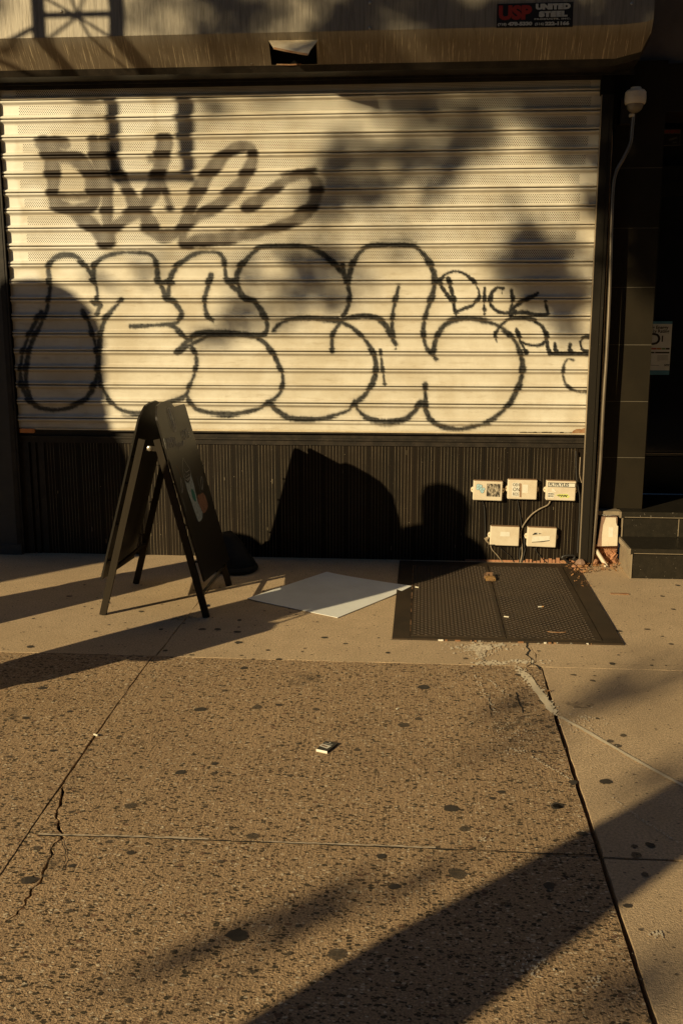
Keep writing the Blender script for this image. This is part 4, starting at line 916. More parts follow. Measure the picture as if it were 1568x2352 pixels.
for a in np.linspace(0, 2*pi, 24, endpoint=False): out.append(Vector((PC.x + 0.030*(abs(cos(a))**.6)*(1 if cos(a) > 0 else -1), PC.y, PC.z + 0.0125*(abs(sin(a))**.7)*(1 if sin(a) > 0 else -1))))
c.prism(out, (0, 0.045, 0.0), 0); c.prism([Vector((PC.x + (p.x-PC.x)*.75, p.y-.002, PC.z+(p.z-PC.z)*.6)) for p in out], (0, 0.0018, 0), 1)
fixn(c.build('body', pk))
c = MB('brass')
for k in range(4): c.lathe([(0.0042, 0), (0.0042, 0.003)], (PC.x-.0145+.0097*k, PC.y-.002, PC.z), axis=(0, -1, 0), n=8)
fixn(c.build('dial', pk))
c = MB('iron_rust'); yb0 = PC.y+.045
c.tube(catmull([(PC.x-.013, yb0, PC.z), (PC.x-.013, yb0+.025, PC.z+.012), (PC.x, yb0+.035, PC.z+.018), (PC.x+.013, yb0+.025, PC.z+.012), (PC.x+.013, yb0, PC.z)], 6), 0.0045, n=8); smooth_by_angle(c.build('shackle', pk))
c = MB('iron_rust'); c.box((PC.x-.022, yb0+.03, .011), (PC.x+.018, yb0+.036, .045)); c.box((PC.x-.03, yb0+.036, .0112), (PC.x-.012, yb0+.12, .016)); c.box((PC.x-.036, yb0+.005, .0112), (PC.x-.026, yb0+.02, .03)); fixn(c.build('hasp', pk))

# ============================================================ A-FRAME SIGN
SX, SYY = -1.42, -1.045
af = thing('sandwich_board', 'black chalkboard sandwich board standing on the pavement with a drawn cup', 'sandwich board', (SX, SYY, 0))
ya, yb2 = -1.36, -0.725
def legx(side, z): return (-1.130 - 0.247*z) if side > 0 else (-1.700 + 0.268*z)
for side in (1, -1):
    for yy in (ya, yb2):
        c = MB('sign_wood' ); p0 = Vector((legx(side, 0.004), yy, 0.0)); p1 = Vector((legx(side, 0.957), yy, 0.957))
        c.bar(p0, p1, 0.035, 0.022, up=(0, 1, 0)); leg_ = fixn(c.build('leg', af))
        if yy == ya:
            c = MB('steel_bolt'); xx = legx(side, 0.05); c.lathe([(0.007, 0), (0.007, 0.012), (0.004, 0.015)], (xx+0.018*(1), ya, 0.065), axis=(1, 0, 0.2), n=10); fixn(c.build('foot_bolt', leg_))
BN = Vector((1, 0, 0.262)).normalized(); 
def bx_(z, side=1): return (-1.143 - 0.262*(z-.197)+0.0) if side > 0 else (-1.692 + 0.275*(z-.197))
outline = [(-1.365, .197), (-1.365, 1.055), (-1.358, 1.072), (-1.340, 1.080), (-1.325, 1.100), (-1.29, 1.123), (-1.2, 1.132), (-1.08, 1.132), (-1.02, 1.120), (-0.99, 1.098), (-0.97, 1.088), (-0.75, 1.084), (-0.735, 1.078), (-0.728, 1.060), (-0.728, .160)]
for side in (1, -1):
    c = MB('sign_board'); c.prism([(bx_(z, side), y, z) for y, z in outline], (0.010*side, 0, 0.0026)); c_ = fixn(c.build('board', af))
    if side > 0: board = c_
    for z in (0.40, 0.62, 0.80):
        pass
for z in (0.25,):
    c = MB('sign_wood_dark'); c.bar((legx(-1, z), ya, z), (legx(-1, z), yb2, z), 0.016, 0.016, up=(0, 0, 1)); fixn(c.build('rail', af))
    c = MB('sign_wood_dark'); c.bar((legx(1, .12), ya, .12), (legx(1, .12), yb2, .12), 0.012, 0.012, up=(0, 0, 1)); fixn(c.build('rail', af))
for yy in (ya+.006, yb2-.006):
    c = MB(['sign_wood', 'steel_bolt']); c.bar((-1.445, yy, 0.912), (-1.365, yy, 0.905), 0.026, 0.004, up=(0, 1, 0)); c.lathe([(0.014, 0), (0.013, 0.004), (0.007, 0.006), (0.006, .010)], (-1.409, yy-.002, 0.908), 1, axis=(0, -1, 0), n=14); fixn(c.build('hinge', af))
for z in (0.3, 0.5, 0.72, 0.86):
    for side in (1, -1):
        for yy in (ya, yb2):
            c = MB('sign_wood_dark'); xx = (legx(side, z)+bx_(z, side))/2; c.bar((xx-.02, yy+.02, z), (xx+.02, yy+.02, z), .008, .008, up=(0, 1, 0)); fixn(c.build('pin', af))
# chalk drawing on the right hand board (x' = photo sight line on the board plane)
p0b = Vector((bx_(.197)+.0105, 0, .197)); nb = Vector((1, 0, .262))
Z1 = lambda x_, y_: ((600+x_*.2126)/1.7418, (1600+y_*.2126)/1.7418)
def bp(x_, y_): return Pl(*Z1(x_, y_), p0b, nb)
chalk = MB(['chalk_white', 'chalk_grey', 'chalk_green', 'chalk_orange'])
def cline(L, w, mi=0, sm=True, lift=0.0015):
    P = [bp(*p) for p in L]; P = catmull(P, 5) if sm and len(P) > 2 else P; chalk.ribbon(P, w, nb, mi, lift)
def cfill(L, mi, lift): P = catmull([bp(*p) for p in L+[L[0]]], 4)[:-1]; chalk.add([p+nb.normalized()*lift for p in P], [tuple(range(len(P)))], mi)
cline([(345, 150), (320, 190), (330, 260), (360, 400), (400, 510), (450, 580), (480, 590), (492, 520), (480, 400), (450, 280), (410, 190), (370, 150), (345, 150)], 0.006)
for t in np.linspace(0, 1, 13):
    ax = 350+100*t; ay = 190+330*t; cline([(ax, ay), (ax-14, ay+28)], .006, 0, False); cline([(ax+6, ay-20), (ax+28, ay-30)], .006, 0, False)
cline([(365, 250), (385, 265), (400, 300), (395, 340), (420, 440), (450, 540)], .012, 1)
chalk.build('chalk_emblem', board); chalk = MB(['chalk_white', 'chalk_grey', 'chalk_green', 'chalk_orange'])
cfill([(640, 1470), (660, 1520), (690, 1556), (725, 1556), (750, 1500), (760, 1385), (775, 1440), (830, 1620), (890, 1900), (960, 2050), (985, 2130), (980, 2230), (930, 2288), (895, 2260), (800, 1990), (700, 1700)], 1, .0014)
cfill([(778, 1676), (770, 1700), (785, 1790), (820, 1880), (850, 1915), (860, 1880), (845, 1780), (810, 1700)], 2, .0024)
chalk.build('chalk_cup', board); chalk = MB(['chalk_white', 'chalk_grey', 'chalk_green', 'chalk_orange'])
cfill([(890, 1800), (915, 1770), (935, 1790), (965, 1755), (995, 1752), (1040, 1810), (1075, 1920), (1085, 2010), (1060, 2080), (1030, 2120), (985, 2120), (950, 2040), (905, 1920)], 3, .0014)
chalk.build('chalk_pumpkin', board); chalk = MB(['chalk_white', 'chalk_grey', 'chalk_green', 'chalk_orange'])
cline([(640, 1470), (615, 1350), (610, 1240), (620, 1100), (640, 1130), (700, 1230), (750, 1310), (765, 1400), (740, 1480), (700, 1520)], .003)
for y_ in (1300, 1380, 1440): cline([(640, y_), (680, y_+60), (740, y_+20)], .0025)
chalk.build('chalk_cream', board); chalk = MB(['chalk_white', 'chalk_grey', 'chalk_green', 'chalk_orange'])
cline([(488, 1238), (530, 1300), (560, 1390), (605, 1460)], .004, 3); cline([(575, 1460), (580, 1600), (600, 1750), (612, 1650), (590, 1500)], .004); cline([(965, 1440), (995, 1530), (980, 1690), (955, 1560), (965, 1440)], .004); cline([(885, 1440), (920, 1600), (950, 1740)], .004, 1)
cline([(600, 1820), (640, 1960), (680, 2100)], .003)
chalk.build('chalk_leaves', board)
def board_text(s, ax, ay, bx, by, hgt):
    a = bp(ax, ay); b_ = bp(bx, by); ux_ = (b_-a).normalized(); up = (Vector((-.262, 0, 1)) - ux_*Vector((-.262, 0, 1)).dot(ux_)).normalized()
    o = text(s, hgt, 'chalk_white', 'lettering', board, a + nb.normalized()*0.002, ux_, up, bold=-0.0008)
    w0 = max(((v.co+WLOC[board.name])-a).dot(ux_) for v in o.data.vertices); k_ = (b_-a).length/w0
    for v in o.data.vertices:
        d = (v.co+WLOC[board.name]-a).dot(ux_); v.co += ux_*d*(k_-1)
board_text('PUMPKIN', 275, 840, 490, 800, 0.085); board_text('your', 520, 850, 640, 790, 0.06); board_text('HOME.', 590, 690, 750, 620, 0.085)

# bag behind the board
bgm = MB('bag_black'); BC = Vector((-1.165, -0.36, 0)); vs = []; nu, nvv = 28, 16
for j in range(nvv+1):
    t = j/nvv; zz = 0.23*t
    rx_ = 0.135*(1-0.60*t**2.2)*(0.90 if j == 0 else 1.0); 
    for i in range(nu):
        a = 2*pi*i/nu; k_ = 1+0.05*sin(3*a+4*t)+0.035*sin(7*a-5*t)+0.02*sin(13*a+9*t)+0.05*sin(2*a+9*t)
        lean = -0.07*t
        vs.append((BC.x+lean+rx_*cos(a)*k_, BC.y+0.05*t+rx_*0.95*sin(a)*k_, zz*(1+0.03*sin(2*a))))
bgm.add(vs, [(j*nu+i, j*nu+(i+1) % nu, (j+1)*nu+(i+1) % nu, (j+1)*nu+i) for j in range(nvv) for i in range(nu)] + [tuple(range(nu-1, -1, -1)), tuple(range(nvv*nu, (nvv+1)*nu))])
bag = thing('sand_bag', 'black weighted bag slumped on the ground behind the sandwich board', 'bag', BC)
smooth_by_angle(bgm.build('sack', bag), 60)
c = MB('bag_black'); c.tube([Vector((BC.x+.02+.110*cos(a), BC.y+.125*sin(a), .020)) for a in np.linspace(0, 2*pi, 26)], 0.020, n=8); smooth_by_angle(c.build('base_roll', bag))

# ============================================================ WHITE BOARD, CARD, LITTER
corn = [Gd(568, 1375, .006), Gd(775, 1418, .006), Gd(945, 1349, .006), Gd(750, 1314, .006)]
wb = MB('card_white'); n = 16; top = []
for j in range(n+1):
    for i in range(n+1):
        u, v_ = i/n, j/n; p = (corn[0]*(1-u)*(1-v_) + corn[1]*u*(1-v_) + corn[2]*u*v_ + corn[3]*(1-u)*v_)
        top.append((p.x, p.y, 0.005+0.010*(max(0, v_-.6)/.4)**2*(u**2)+0.004*(max(0, .25-u)/.25)**2))
nn_ = len(top); bot = [(x_, y_, z_-0.002) for x_, y_, z_ in top]
fs = []
for j in range(n):
    for i in range(n):
        a = j*(n+1)+i; fs += [(a, a+1, a+n+2, a+n+1), (a+nn_, a+n+1+nn_, a+n+2+nn_, a+1+nn_)]
for i in range(n):
    fs += [(i, i+nn_, i+1+nn_, i+1), (n*(n+1)+i, n*(n+1)+i+1, n*(n+1)+i+1+nn_, n*(n+1)+i+nn_), (i*(n+1), (i+1)*(n+1), (i+1)*(n+1)+nn_, i*(n+1)+nn_), (i*(n+1)+n, i*(n+1)+n+nn_, (i+1)*(n+1)+n+nn_, (i+1)*(n+1)+n)]
wb.add(top+bot, fs); o = fixn(wb.build('poster_board')); tag(o, 'blank white sheet of board lying flat on the pavement beside the cellar hatch', 'board'); smooth_by_angle(o)
ZC = lambda x_, y_, z=0: Gd((1200+x_*.12755)/1.7418, (2900+y_*.12755)/1.7418, z)
ph = thing('phone_case_package', 'flat black phone case packet with barcode label lying on the pavement', 'packet', ZC(830, 690))
q = [ZC(505, 762, .008), ZC(850, 835, .008), ZC(1185, 568, .008), ZC(795, 503, .008)]
c = MB(['phone_case', 'sticker_white']); c.prism(q, (0, 0, -0.007), 0); c.prism([q[0]+Vector((0, -.002, -.008)), q[1]+Vector((0, -.002, -.008)), q[1]+Vector((0, -.0003, -.003)), q[0]+Vector((0, -.0003, -.003))], (0, 0.0, 0.004), 1); fixn(c.build('packet', ph))
c = MB(['sticker_white', 'box_rust']); lb = [ZC(600, 655, .0088), ZC(850, 745, .0088), ZC(990, 660, .0088), ZC(700, 590, .0088)]; c.add(lb, [(0, 1, 2, 3)], 0)
for t in np.linspace(.15, .75, 9):
    a = lb[0]+(lb[1]-lb[0])*t; d = (lb[3]-lb[0]); c.ribbon([a+d*.3, a+d*.75], .0018 if int(t*40) % 2 else .003, (0, 0, 1), 1, .0003)
fixn(c.build('barcode_label', ph)); c = MB('sticker_white'); c.ribbon([ZC(770, 568, .009), ZC(1020, 620, .009)], .0025, (0, 0, 1)); c.lathe([(.003, 0), (.003, .0006)], ZC(940, 553, .0085), n=10); c.build('hang_strip', ph)
# cigarette ends and chips of litter
def litter(px, py, L, r, ang, mt, name, label, cat, group=None, z=0.0, mats=None):
    p = Gd(px, py, z); t = thing(name, label, cat, p, group=group); d = Vector((cos(ang), sin(ang), 0))
    c = MB(mt); c.tube([p-d*L/2+Vector((0, 0, r)), p+d*L*.15+Vector((0, 0, r))], r, n=8); smooth_by_angle(c.build('paper', t))
    c = MB(mats or mt); c.tube([p+d*L*.151+Vector((0, 0, r)), p+d*L/2+Vector((0, 0, r))], r*.98, n=8); smooth_by_angle(c.build('filter', t))
litter(1241, 1395, .030, .0038, 0.25, 'cigarette', 'cigarette_end', 'cigarette end with brown filter on the right leaf of the hatch', 'litter', 'cigarette ends', .012, 'cigarette_filter')
litter(1162, 1418, .026, .0035, -0.3, 'cigarette', 'cigarette_end', 'pale cigarette end just right of the hatch seam', 'litter', 'cigarette ends', .012, 'cigarette')
litter(957, 1350, .022, .0035, -0.4, 'cigarette', 'cigarette_end', 'pale cigarette end on the hatch beside the tip of the white board', 'litter', 'cigarette ends', .012, 'cigarette')
litter(221, 1690, .022, .0036, -0.5, 'cigarette', 'cigarette_end', 'pale cigarette end lying across the long left pavement joint', 'litter', 'cigarette ends', .002, 'cigarette')
litter(913, 1629, .014, .003, 0.8, 'cigarette', 'cigarette_end', 'tiny pale scrap in the middle of the rough paving', 'litter', 'cigarette ends', .002, 'cigarette')
p = Gd(1423, 1365); c = MB('rusty_steel'); c.box((p.x-.055, p.y-.012, 0.001), (p.x+.05, p.y+.010, 0.006)); tag(fixn(c.build('metal_strip')), 'small flat rusty strip lying on the pavement right of the hatch', 'scrap')
# dry leaves at the foot of the guide and steps
lv = MB(['leaf_dry', 'brick_bits'])
def leafquad(p, s_, mi=0):
    a = random.uniform(0, 6.28); tilt = Euler((random.uniform(-.7, .7), random.uniform(-.7, .7), a)).to_matrix()
    pts = [(-s_, 0, 0), (-.3*s_, .45*s_, .15*s_), (.6*s_, .4*s_, .05*s_), (s_, 0, .2*s_), (.5*s_, -.4*s_, 0), (-.4*s_, -.4*s_, .1*s_)]
    lv.add([Vector(p)+tilt @ Vector(q_) for q_ in pts], [(0, 1, 2, 3), (0, 3, 4, 5)], mi)
for i in range(150):
    x_ = random.triangular(0.88, 1.30, 1.03); y_ = random.uniform(-0.28, -0.03) if x_ < 1.1 else random.uniform(-0.22, 0.02)
    leafquad((x_, y_, random.uniform(.006, .025)), random.uniform(.006, .018), 0 if random.random() < .75 else 1)
for i in range(40): leafquad((random.uniform(.93, 1.02), random.uniform(-.62, -.25), .014), random.uniform(.004, .011))
tag(lv.build('leaf_litter'), 'dry brown leaves and crumbs piled by the conduit foot', 'leaf litter', kind='stuff')
def rock(x_, y_, s_, mt, name, label, group=None, zs_=1.0):
    c = MB(mt); n = 8; vs = []
    for j in range(5):
        for i in range(n):
            a = 2*pi*i/n; ph_ = -1+2*j/4; r_ = s_*math.sqrt(max(0.12, 1-ph_*ph_*.85))*random.uniform(.85, 1.15)
            vs.append((x_+r_*cos(a), y_+r_*sin(a)*.8, s_*zs_*(0.5+0.5*ph_)))
    c.add(vs, [(j*n+i, j*n+(i+1) % n, (j+1)*n+(i+1) % n, (j+1)*n+i) for j in range(4) for i in range(n)]+[tuple(range(n-1, -1, -1)), tuple(range(4*n, 5*n))])
    return tag(fixn(c.build(name)), label, 'rubble', group)
rock(1.03, -0.10, .032, 'rust_box', 'brick_chunk', 'dark blocky chunk among leaves at the foot of the guide rail', 'rubble chunks', 1.6)
rock(1.125, -0.045, .028, 'brick_bits', 'brick_chunk', 'reddish chunk right behind the foot of the conduit', 'rubble chunks', 1.5); rock(0.985, -.14, .018, 'brick_bits', 'brick_chunk', 'smallest reddish chunk beside the hatch corner', 'rubble chunks', 1.2)
mb = MB('brick_bits'); 
for i in range(60): 
    x_ = random.uniform(1.135, 1.275); z_ = random.uniform(0, .13); s_ = random.uniform(.008, .02); M_ = Matrix.Translation((x_, 0.035-z_*.05, z_)) @ Euler((random.random(), random.random(), random.random())).to_matrix().to_4x4(); mb.box((-s_, -s_, -s_), (s_, s_, s_), 0, M_)
fixn(mb.build('rubble_fill', bld))
c = MB('leaf_dry'); p = Gd(1258, 1588, .006); 
for a in (0, .9, 2.0, 3.1, 4.3): c.add([p, p+Vector((cos(a)*.008-.003*sin(a), sin(a)*.008+.003*cos(a), .004)), p+Vector((cos(a)*.02, sin(a)*.02, .002)), p+Vector((cos(a)*.008+.003*sin(a), sin(a)*.008-.003*cos(a), .004))], [(0, 1, 2, 3)])
tag(c.build('fallen_leaf'), 'single small orange leaf lying at the right pavement joint', 'leaf')
# wooden packer under the shutter
a = Wl(48, 982, -0.035); b_ = Wl(81, 989.5, -0.035)
c = MB('orange_wood'); c.box((a.x, -0.052, b_.z-.012), (b_.x, -0.031, a.z-.006)); tag(fixn(c.build('wood_block')), 'small orange wooden block wedged under the left end of the shutter', 'wood block')

# notice and warning sign at the doorway
yq = DY-.0125
pa = Wl(1543, 738, yq); pb = Wl(1538, 861, yq); px0 = pa.x-0.255
ns = thing('notice', 'paper energy rating notice with coloured bars taped to the dark glass door', 'notice', (px0, yq, pb.z))
Hn = pa.z-pb.z; Wn = 0.255
def nbox(u0, v0, u1, v1, mt, dy=0.001, name='panel'):
    c = MB(mt); c.box((px0+Wn*u0, yq-dy, pb.z+Hn*v0), (px0+Wn*u1, yq-dy+.0008, pb.z+Hn*v1)); return fixn(c.build(name, ns))
nbox(0, 0, 1, 1, 'poster_paper', .001, 'sheet'); nbox(0, 0, 1, .085, 'poster_blue', .002, 'band'); nbox(0, .95, 1, 1, 'poster_blue', .002, 'band')
nbox(.1, .475, .62, .505, 'poster_red', .002, 'bar'); nbox(.63, .475, .75, .505, 'poster_orange', .002, 'bar'); nbox(.76, .475, .86, .505, 'poster_green', .002, 'bar'); nbox(.87, .475, .97, .505, 'door_black', .002, 'bar')
nbox(.1, .405, .58, .43, 'door_black', .002, 'bar'); nbox(.6, .405, .97, .43, 'door_black', .002, 'bar')
def ntext(s, u, v_, size, bold=0.0, align='LEFT'): text(s, size, 'ink', 'lettering', ns, (px0+Wn*u, yq-.0025, pb.z+Hn*v_), (1, 0, 0), (0, 0, 1), bold=bold, align=align)
ntext('Building Energy', .90, .885, .030, .0006, 'RIGHT'); ntext('Efficiency Rating', .93, .815, .030, .0006, 'RIGHT'); ntext('D', .40, .66, .11, .002); ntext('1', .71, .67, .055, .0015); ntext('NYC', .86, .18, .018, .001)
for k_ in range(6):
    nbox(.66, .36-.02*k_, .66+.28*(1 if k_ < 5 else .3), .364-.02*k_, 'ink', .002, 'text_line')
for k_ in range(5): nbox(.3, .37-.025*k_, .5-.03*(k_ % 3), .374-.025*k_, 'ink', .002, 'text_line')
nbox(.2, .175, .72, .181, 'ink', .002, 'text_line')
wa = Wl(1524, 297, yq); wb_ = Wl(1560, 334, yq)
wsn = thing('warning_sign', 'small dark warning sign with a camera symbol high beside the doorway', 'sign', (wa.x, yq, wb_.z))
c = MB('warning_grey'); x0_, x1_ = wb_.x-.15, wb_.x; z0_, z1_ = wb_.z, wa.z
c.box((x0_, yq-.002, z0_), (x1_, yq, z1_)); fixn(c.build('plate', wsn))
c = MB('sign_black'); c.box((x0_+.004, yq-.003, z0_+.004), (x1_-.004, yq-.0021, z1_-.030)); fixn(c.build('panel', wsn))
text('WARNING', .028, 'sign_red', 'lettering', wsn, ((x0_+x1_)/2, yq-.0032, z1_-.016), (1, 0, 0), (0, 0, 1), bold=.0008, align='CENTER')
c = MB('warning_grey'); zc = (z0_+z1_)/2-.01; xc = x1_-.045; c.prism([(xc-.03, yq-.0035, zc), (xc+.022, yq-.0035, zc+.014), (xc+.026, yq-.0035, zc+.002), (xc-.024, yq-.0035, zc-.012)], (0, .001, 0)); c.box((xc-.002, yq-.0036, zc-.025), (xc+.022, yq-.0032, zc-.018)); fixn(c.build('camera_symbol', wsn))

# ============================================================ BEYOND THE FRAME: unseen casters and stand-ins for the shadows
def src(P, d):                       # the point d metres nearer the street that shades P
    return Vector((P.x - SA*d, P.y - d, P.z + SB*d))
# stand-in ladder with cables, shaped to throw the bar shadows on hood and shutter
LY = 2.4
ld = thing('shadow_ladder', 'unseen stand-in ladder with cable bracing, shaped to throw bar shadows on the shutter', 'ladder', src(Wl(340, 415), LY))
def lsrc(x_, y_): return src(Wl(x_, y_), LY)
xa_, xb_ = lsrc(262, 300).x+.03, lsrc(430, 300).x+.03; zb0 = lsrc(340, 415).z
for xx in (xa_, xb_):
    c = MB('black_metal'); c.box((xx-.025, -LY-.02, zb0-.02), (xx+.025, -LY+.02, 5.2)); fixn(c.build('rail', ld))
hz = src(Wl(170, 38, -.38), LY-.38).z
for z_ in (zb0+.01, hz+.01, hz+.9):
    c = MB('black_metal'); c.box((xa_-.03, -LY-.012, z_-(.028 if z_ < hz-.1 else .012)), (xb_+.03, -LY+.012, z_+.012)); fixn(c.build('rung', ld))
c = MB('cable_black'); zc = hz; xc = (xa_+xb_)/2
for dx, dz in ((-.24, .13), (.26, -.16), (-.2, -.13), (.12, -.2), (.1, .25), (-.08, .25)): c.tube([(xc, -LY, zc), (xc+dx, -LY, zc+dz)], .008, n=6)
hsrc = lambda x_, y_: src(Wl(x_, y_, -.36), LY-.36)
c.tube(catmull([(xc-.25, -LY, zc-.05), (xc-.5, -LY, zc-.14), (xc-.8, -LY, zc-.08), (xc-1.1, -LY, zc+.1)], 6), .012, n=6)
c.tube(catmull([hsrc(*p) for p in ((-60, 110), (0, 133), (40, 144), (80, 138), (104, 110), (94, 80))], 6), .014, n=6)
c.tube([(xb_-.02, -LY, zb0+.05), (xb_-.06, -LY, zb0+.3), (xb_-.03, -LY, zb0+.7), (xb_-.07, -LY, zb0+1.2)], .014, n=6)
c.build('cable', ld)
c = MB('black_metal')
for xx in (xa_, xb_): c.box((xx-.02, -LY+.02, 5.1), (xx+.02, 0.12, 5.16))
fixn(c.build('bracket', ld))
# made-up domed column, shaped to throw the rounded shadow at the shutter's left
ADY = 4.0
cc = src(Wl(135, 800), ADY); topz = src(Wl(130, 655), ADY).z
ac = thing('shadow_column', 'stout domed column out of view, made up to throw a rounded shadow', 'column', (cc.x, cc.y, 0))
c = MB('black_metal'); c.lathe([(.44, 0), (.44, .25), (.40, .3), (.40, 1.9), (.43, 1.95), (.43, 2.45), (.36, 2.60), (.30, 2.78), (.265, 2.95)], (cc.x-.02, cc.y, 0), n=32); smooth_by_angle(c.build('body', ac))
c = MB('black_metal'); c.lathe([(.27, 2.95)]+[(.27*cos(a), topz-.27+.27*sin(a)) for a in np.linspace(0, 1.5, 9)], (cc.x-.02, cc.y, 0), n=32); smooth_by_angle(c.build('cap', ac))
# stout tapering bollard made up further left to throw a shadow band
tbo = thing('shadow_post', 'stout tapering dark post out of view, made up to throw a shadow by the sandwich board', 'shadow_post', (-2.86, -1.95, 0))
c = MB('black_metal'); c.lathe([(.31, 0), (.31, .05), (.27, .12), (.22, .45), (.165, .80), (.15, .92), (.12, 1.0), (.06, 1.05)], (-2.86, -1.95, 0), n=28); smooth_by_angle(c.build('post', tbo))
c = MB('sticker_white'); c.lathe([(.226, .5), (.205, .62), (.20, .62), (.22, .5)], (-2.86, -1.95, 0), n=28); smooth_by_angle(c.build('reflective_band', tbo))
# person standing left of the frame with a bag in the hand
def skin_body(name, parent, nodes, edges, mt, root):
    me = bpy.data.meshes.new(name); me.from_pydata([n[0] for n in nodes], edges, []); o = bpy.data.objects.new(name, me); col.objects.link(o)
    md = o.modifiers.new('skin', 'SKIN'); sd = o.modifiers.new('sub', 'SUBSURF'); sd.levels = 2; sd.render_levels = 2
    for i, n in enumerate(nodes): me.skin_vertices[0].data[i].radius = n[1]
    me.skin_vertices[0].data[root].use_root = True
    dg = bpy.context.evaluated_depsgraph_get(); m2 = bpy.data.meshes.new_from_object(o.evaluated_get(dg)); bpy.data.objects.remove(o)
    m2.materials.clear(); m2.materials.append(MATS[mt]); m2.polygons.foreach_set('use_smooth', [True]*len(m2.polygons))
    q = bpy.data.objects.new(name, m2); col.objects.link(q); q.parent = parent; return q
pe = thing('person', 'person in a dark coat standing on the pavement holding a bag', 'person', (-2.12, -2.62, 0), (0, 0, radians(-49)))
pe.scale = (1.0, 1.0, 0.955)
nd = [((0, 0, .95), (.15, .11)), ((0, 0, 1.15), (.135, .10)), ((0, 0, 1.38), (.17, .10)), ((0, 0, 1.48), (.06, .06)), ((0, -.01, 1.57), (.065, .075)), ((0, -.01, 1.66), (.085, .10)), ((0, -.01, 1.73), (.06, .07)),
      ((.17, 0, 1.42), (.06, .055)), ((.25, 0, 1.14), (.048, .045)), ((.24, -.08, .88), (.034, .034)), ((.24, -.10, .80), (.03, .02)), ((-.17, 0, 1.42), (.06, .055)), ((-.25, 0, 1.14), (.048, .045)), ((-.24, -.08, .88), (.034, .034)), ((-.24, -.10, .80), (.03, .02)),
      ((.09, 0, .86), (.095, .09)), ((.095, 0, .48), (.06, .06)), ((.10, .02, .10), (.042, .042)), ((.11, -.12, .045), (.04, .03)), ((-.09, 0, .86), (.095, .09)), ((-.095, 0, .48), (.06, .06)), ((-.10, .02, .10), (.042, .042)), ((-.11, -.12, .045), (.04, .03))]
skin_body('body', pe, nd, [(0, 1), (1, 2), (2, 3), (3, 4), (4, 5), (5, 6), (2, 7), (7, 8), (8, 9), (9, 10), (2, 11), (11, 12), (12, 13), (13, 14), (0, 15), (15, 16), (16, 17), (17, 18), (0, 19), (19, 20), (20, 21), (21, 22)], 'coat', 0)
c = MB('coat'); c.lathe([(.18, .20), (.20, .40), (.205, .60), (.20, .90), (.225, 1.15), (.24, 1.34), (.20, 1.44), (.08, 1.52)], (0, 0, 0), n=24); smooth_by_angle(c.build('long_coat', pe, world=False))
c = MB('hair'); c.lathe([(.13, 1.42), (.115, 1.50), (.122, 1.60), (.125, 1.68), (.105, 1.76), (.05, 1.80)], (0, 0.02, 0), n=20); smooth_by_angle(c.build('hair', pe, world=False))
c = MB('bag_black'); hb = Vector((-2.12, -2.62, 0)) + Euler((0, 0, radians(-49))).to_matrix() @ Vector((.25, -.10, 0))
c.box((hb.x-.09, hb.y-.06, .40), (hb.x+.09, hb.y+.06, .66), bev=.02); c.tube(catmull([(hb.x-.05, hb.y, .65), (hb.x, hb.y, .79), (hb.x+.05, hb.y, .65)], 5), .008, n=6); tag(fixn(c.build('hand_bag')), 'dark hand bag hanging from the hand of the standing person', 'bag')

# trees in the pavement down the street
def leaf_cloud(mb_, c, r, n, s_=0.07, sq=(1, 1, 1), along=0.0):
    for _ in range(n):
        d = Vector((random.gauss(0, .5), random.gauss(0, .5), random.gauss(0, .5))); p = c + Vector((d.x*r*sq[0], d.y*r*sq[1], d.z*r*sq[2])) + Vector((SA, 1, -SB))*random.gauss(0, along)
        m_ = Euler((random.uniform(0, 6), random.uniform(0, 6), random.uniform(0, 6))).to_matrix(); k_ = s_*random.uniform(.6, 1.2)
        mb_.add([p+m_ @ Vector(q_)*k_ for q_ in ((-1, 0, 0), (-.2, .5, .05), (.9, 0, 0), (-.2, -.5, .05))], [(0, 1, 2, 3)])
t1 = thing('street_tree', 'slim street tree standing at the kerb behind the left side', 'tree', (-2.35, -7.05, 0))
c = MB('bark'); base = Vector((-2.33, -7.06, 0)); c.tube([(-2.45, -7.05, 0), (-2.45, -7.05, .4), (-2.445, -7.05, .9), (-2.43, -7.05, 1.34), (-2.385, -7.05, 1.6), (-2.335, -7.05, 1.85), (-2.31, -7.05, 2.3), (-2.32, -7.05, 3.1), (-2.33, -7.06, 3.95)], [.24, .20, .19, .18, .155, .13, .12, .115, .11], n=18); c.tube(catmull([base+Vector((0, 0, 3.9)), base+Vector((-.3, -.2, 4.6)), base+Vector((-.6, -.3, 5.3))], 5), .06, n=8); c.tube(catmull([base+Vector((0, 0, 3.9)), base+Vector((.3, .1, 4.6)), base+Vector((.4, .1, 5.3))], 5), .06, n=8); smooth_by_angle(c.build('trunk', t1))
c = MB('leaf_green')
for k_ in range(26): leaf_cloud(c, base+Vector((random.gauss(0, .5), random.gauss(0, .5), 5.3+random.gauss(0, .45))), .35, 60)
c.build('crown', t1)
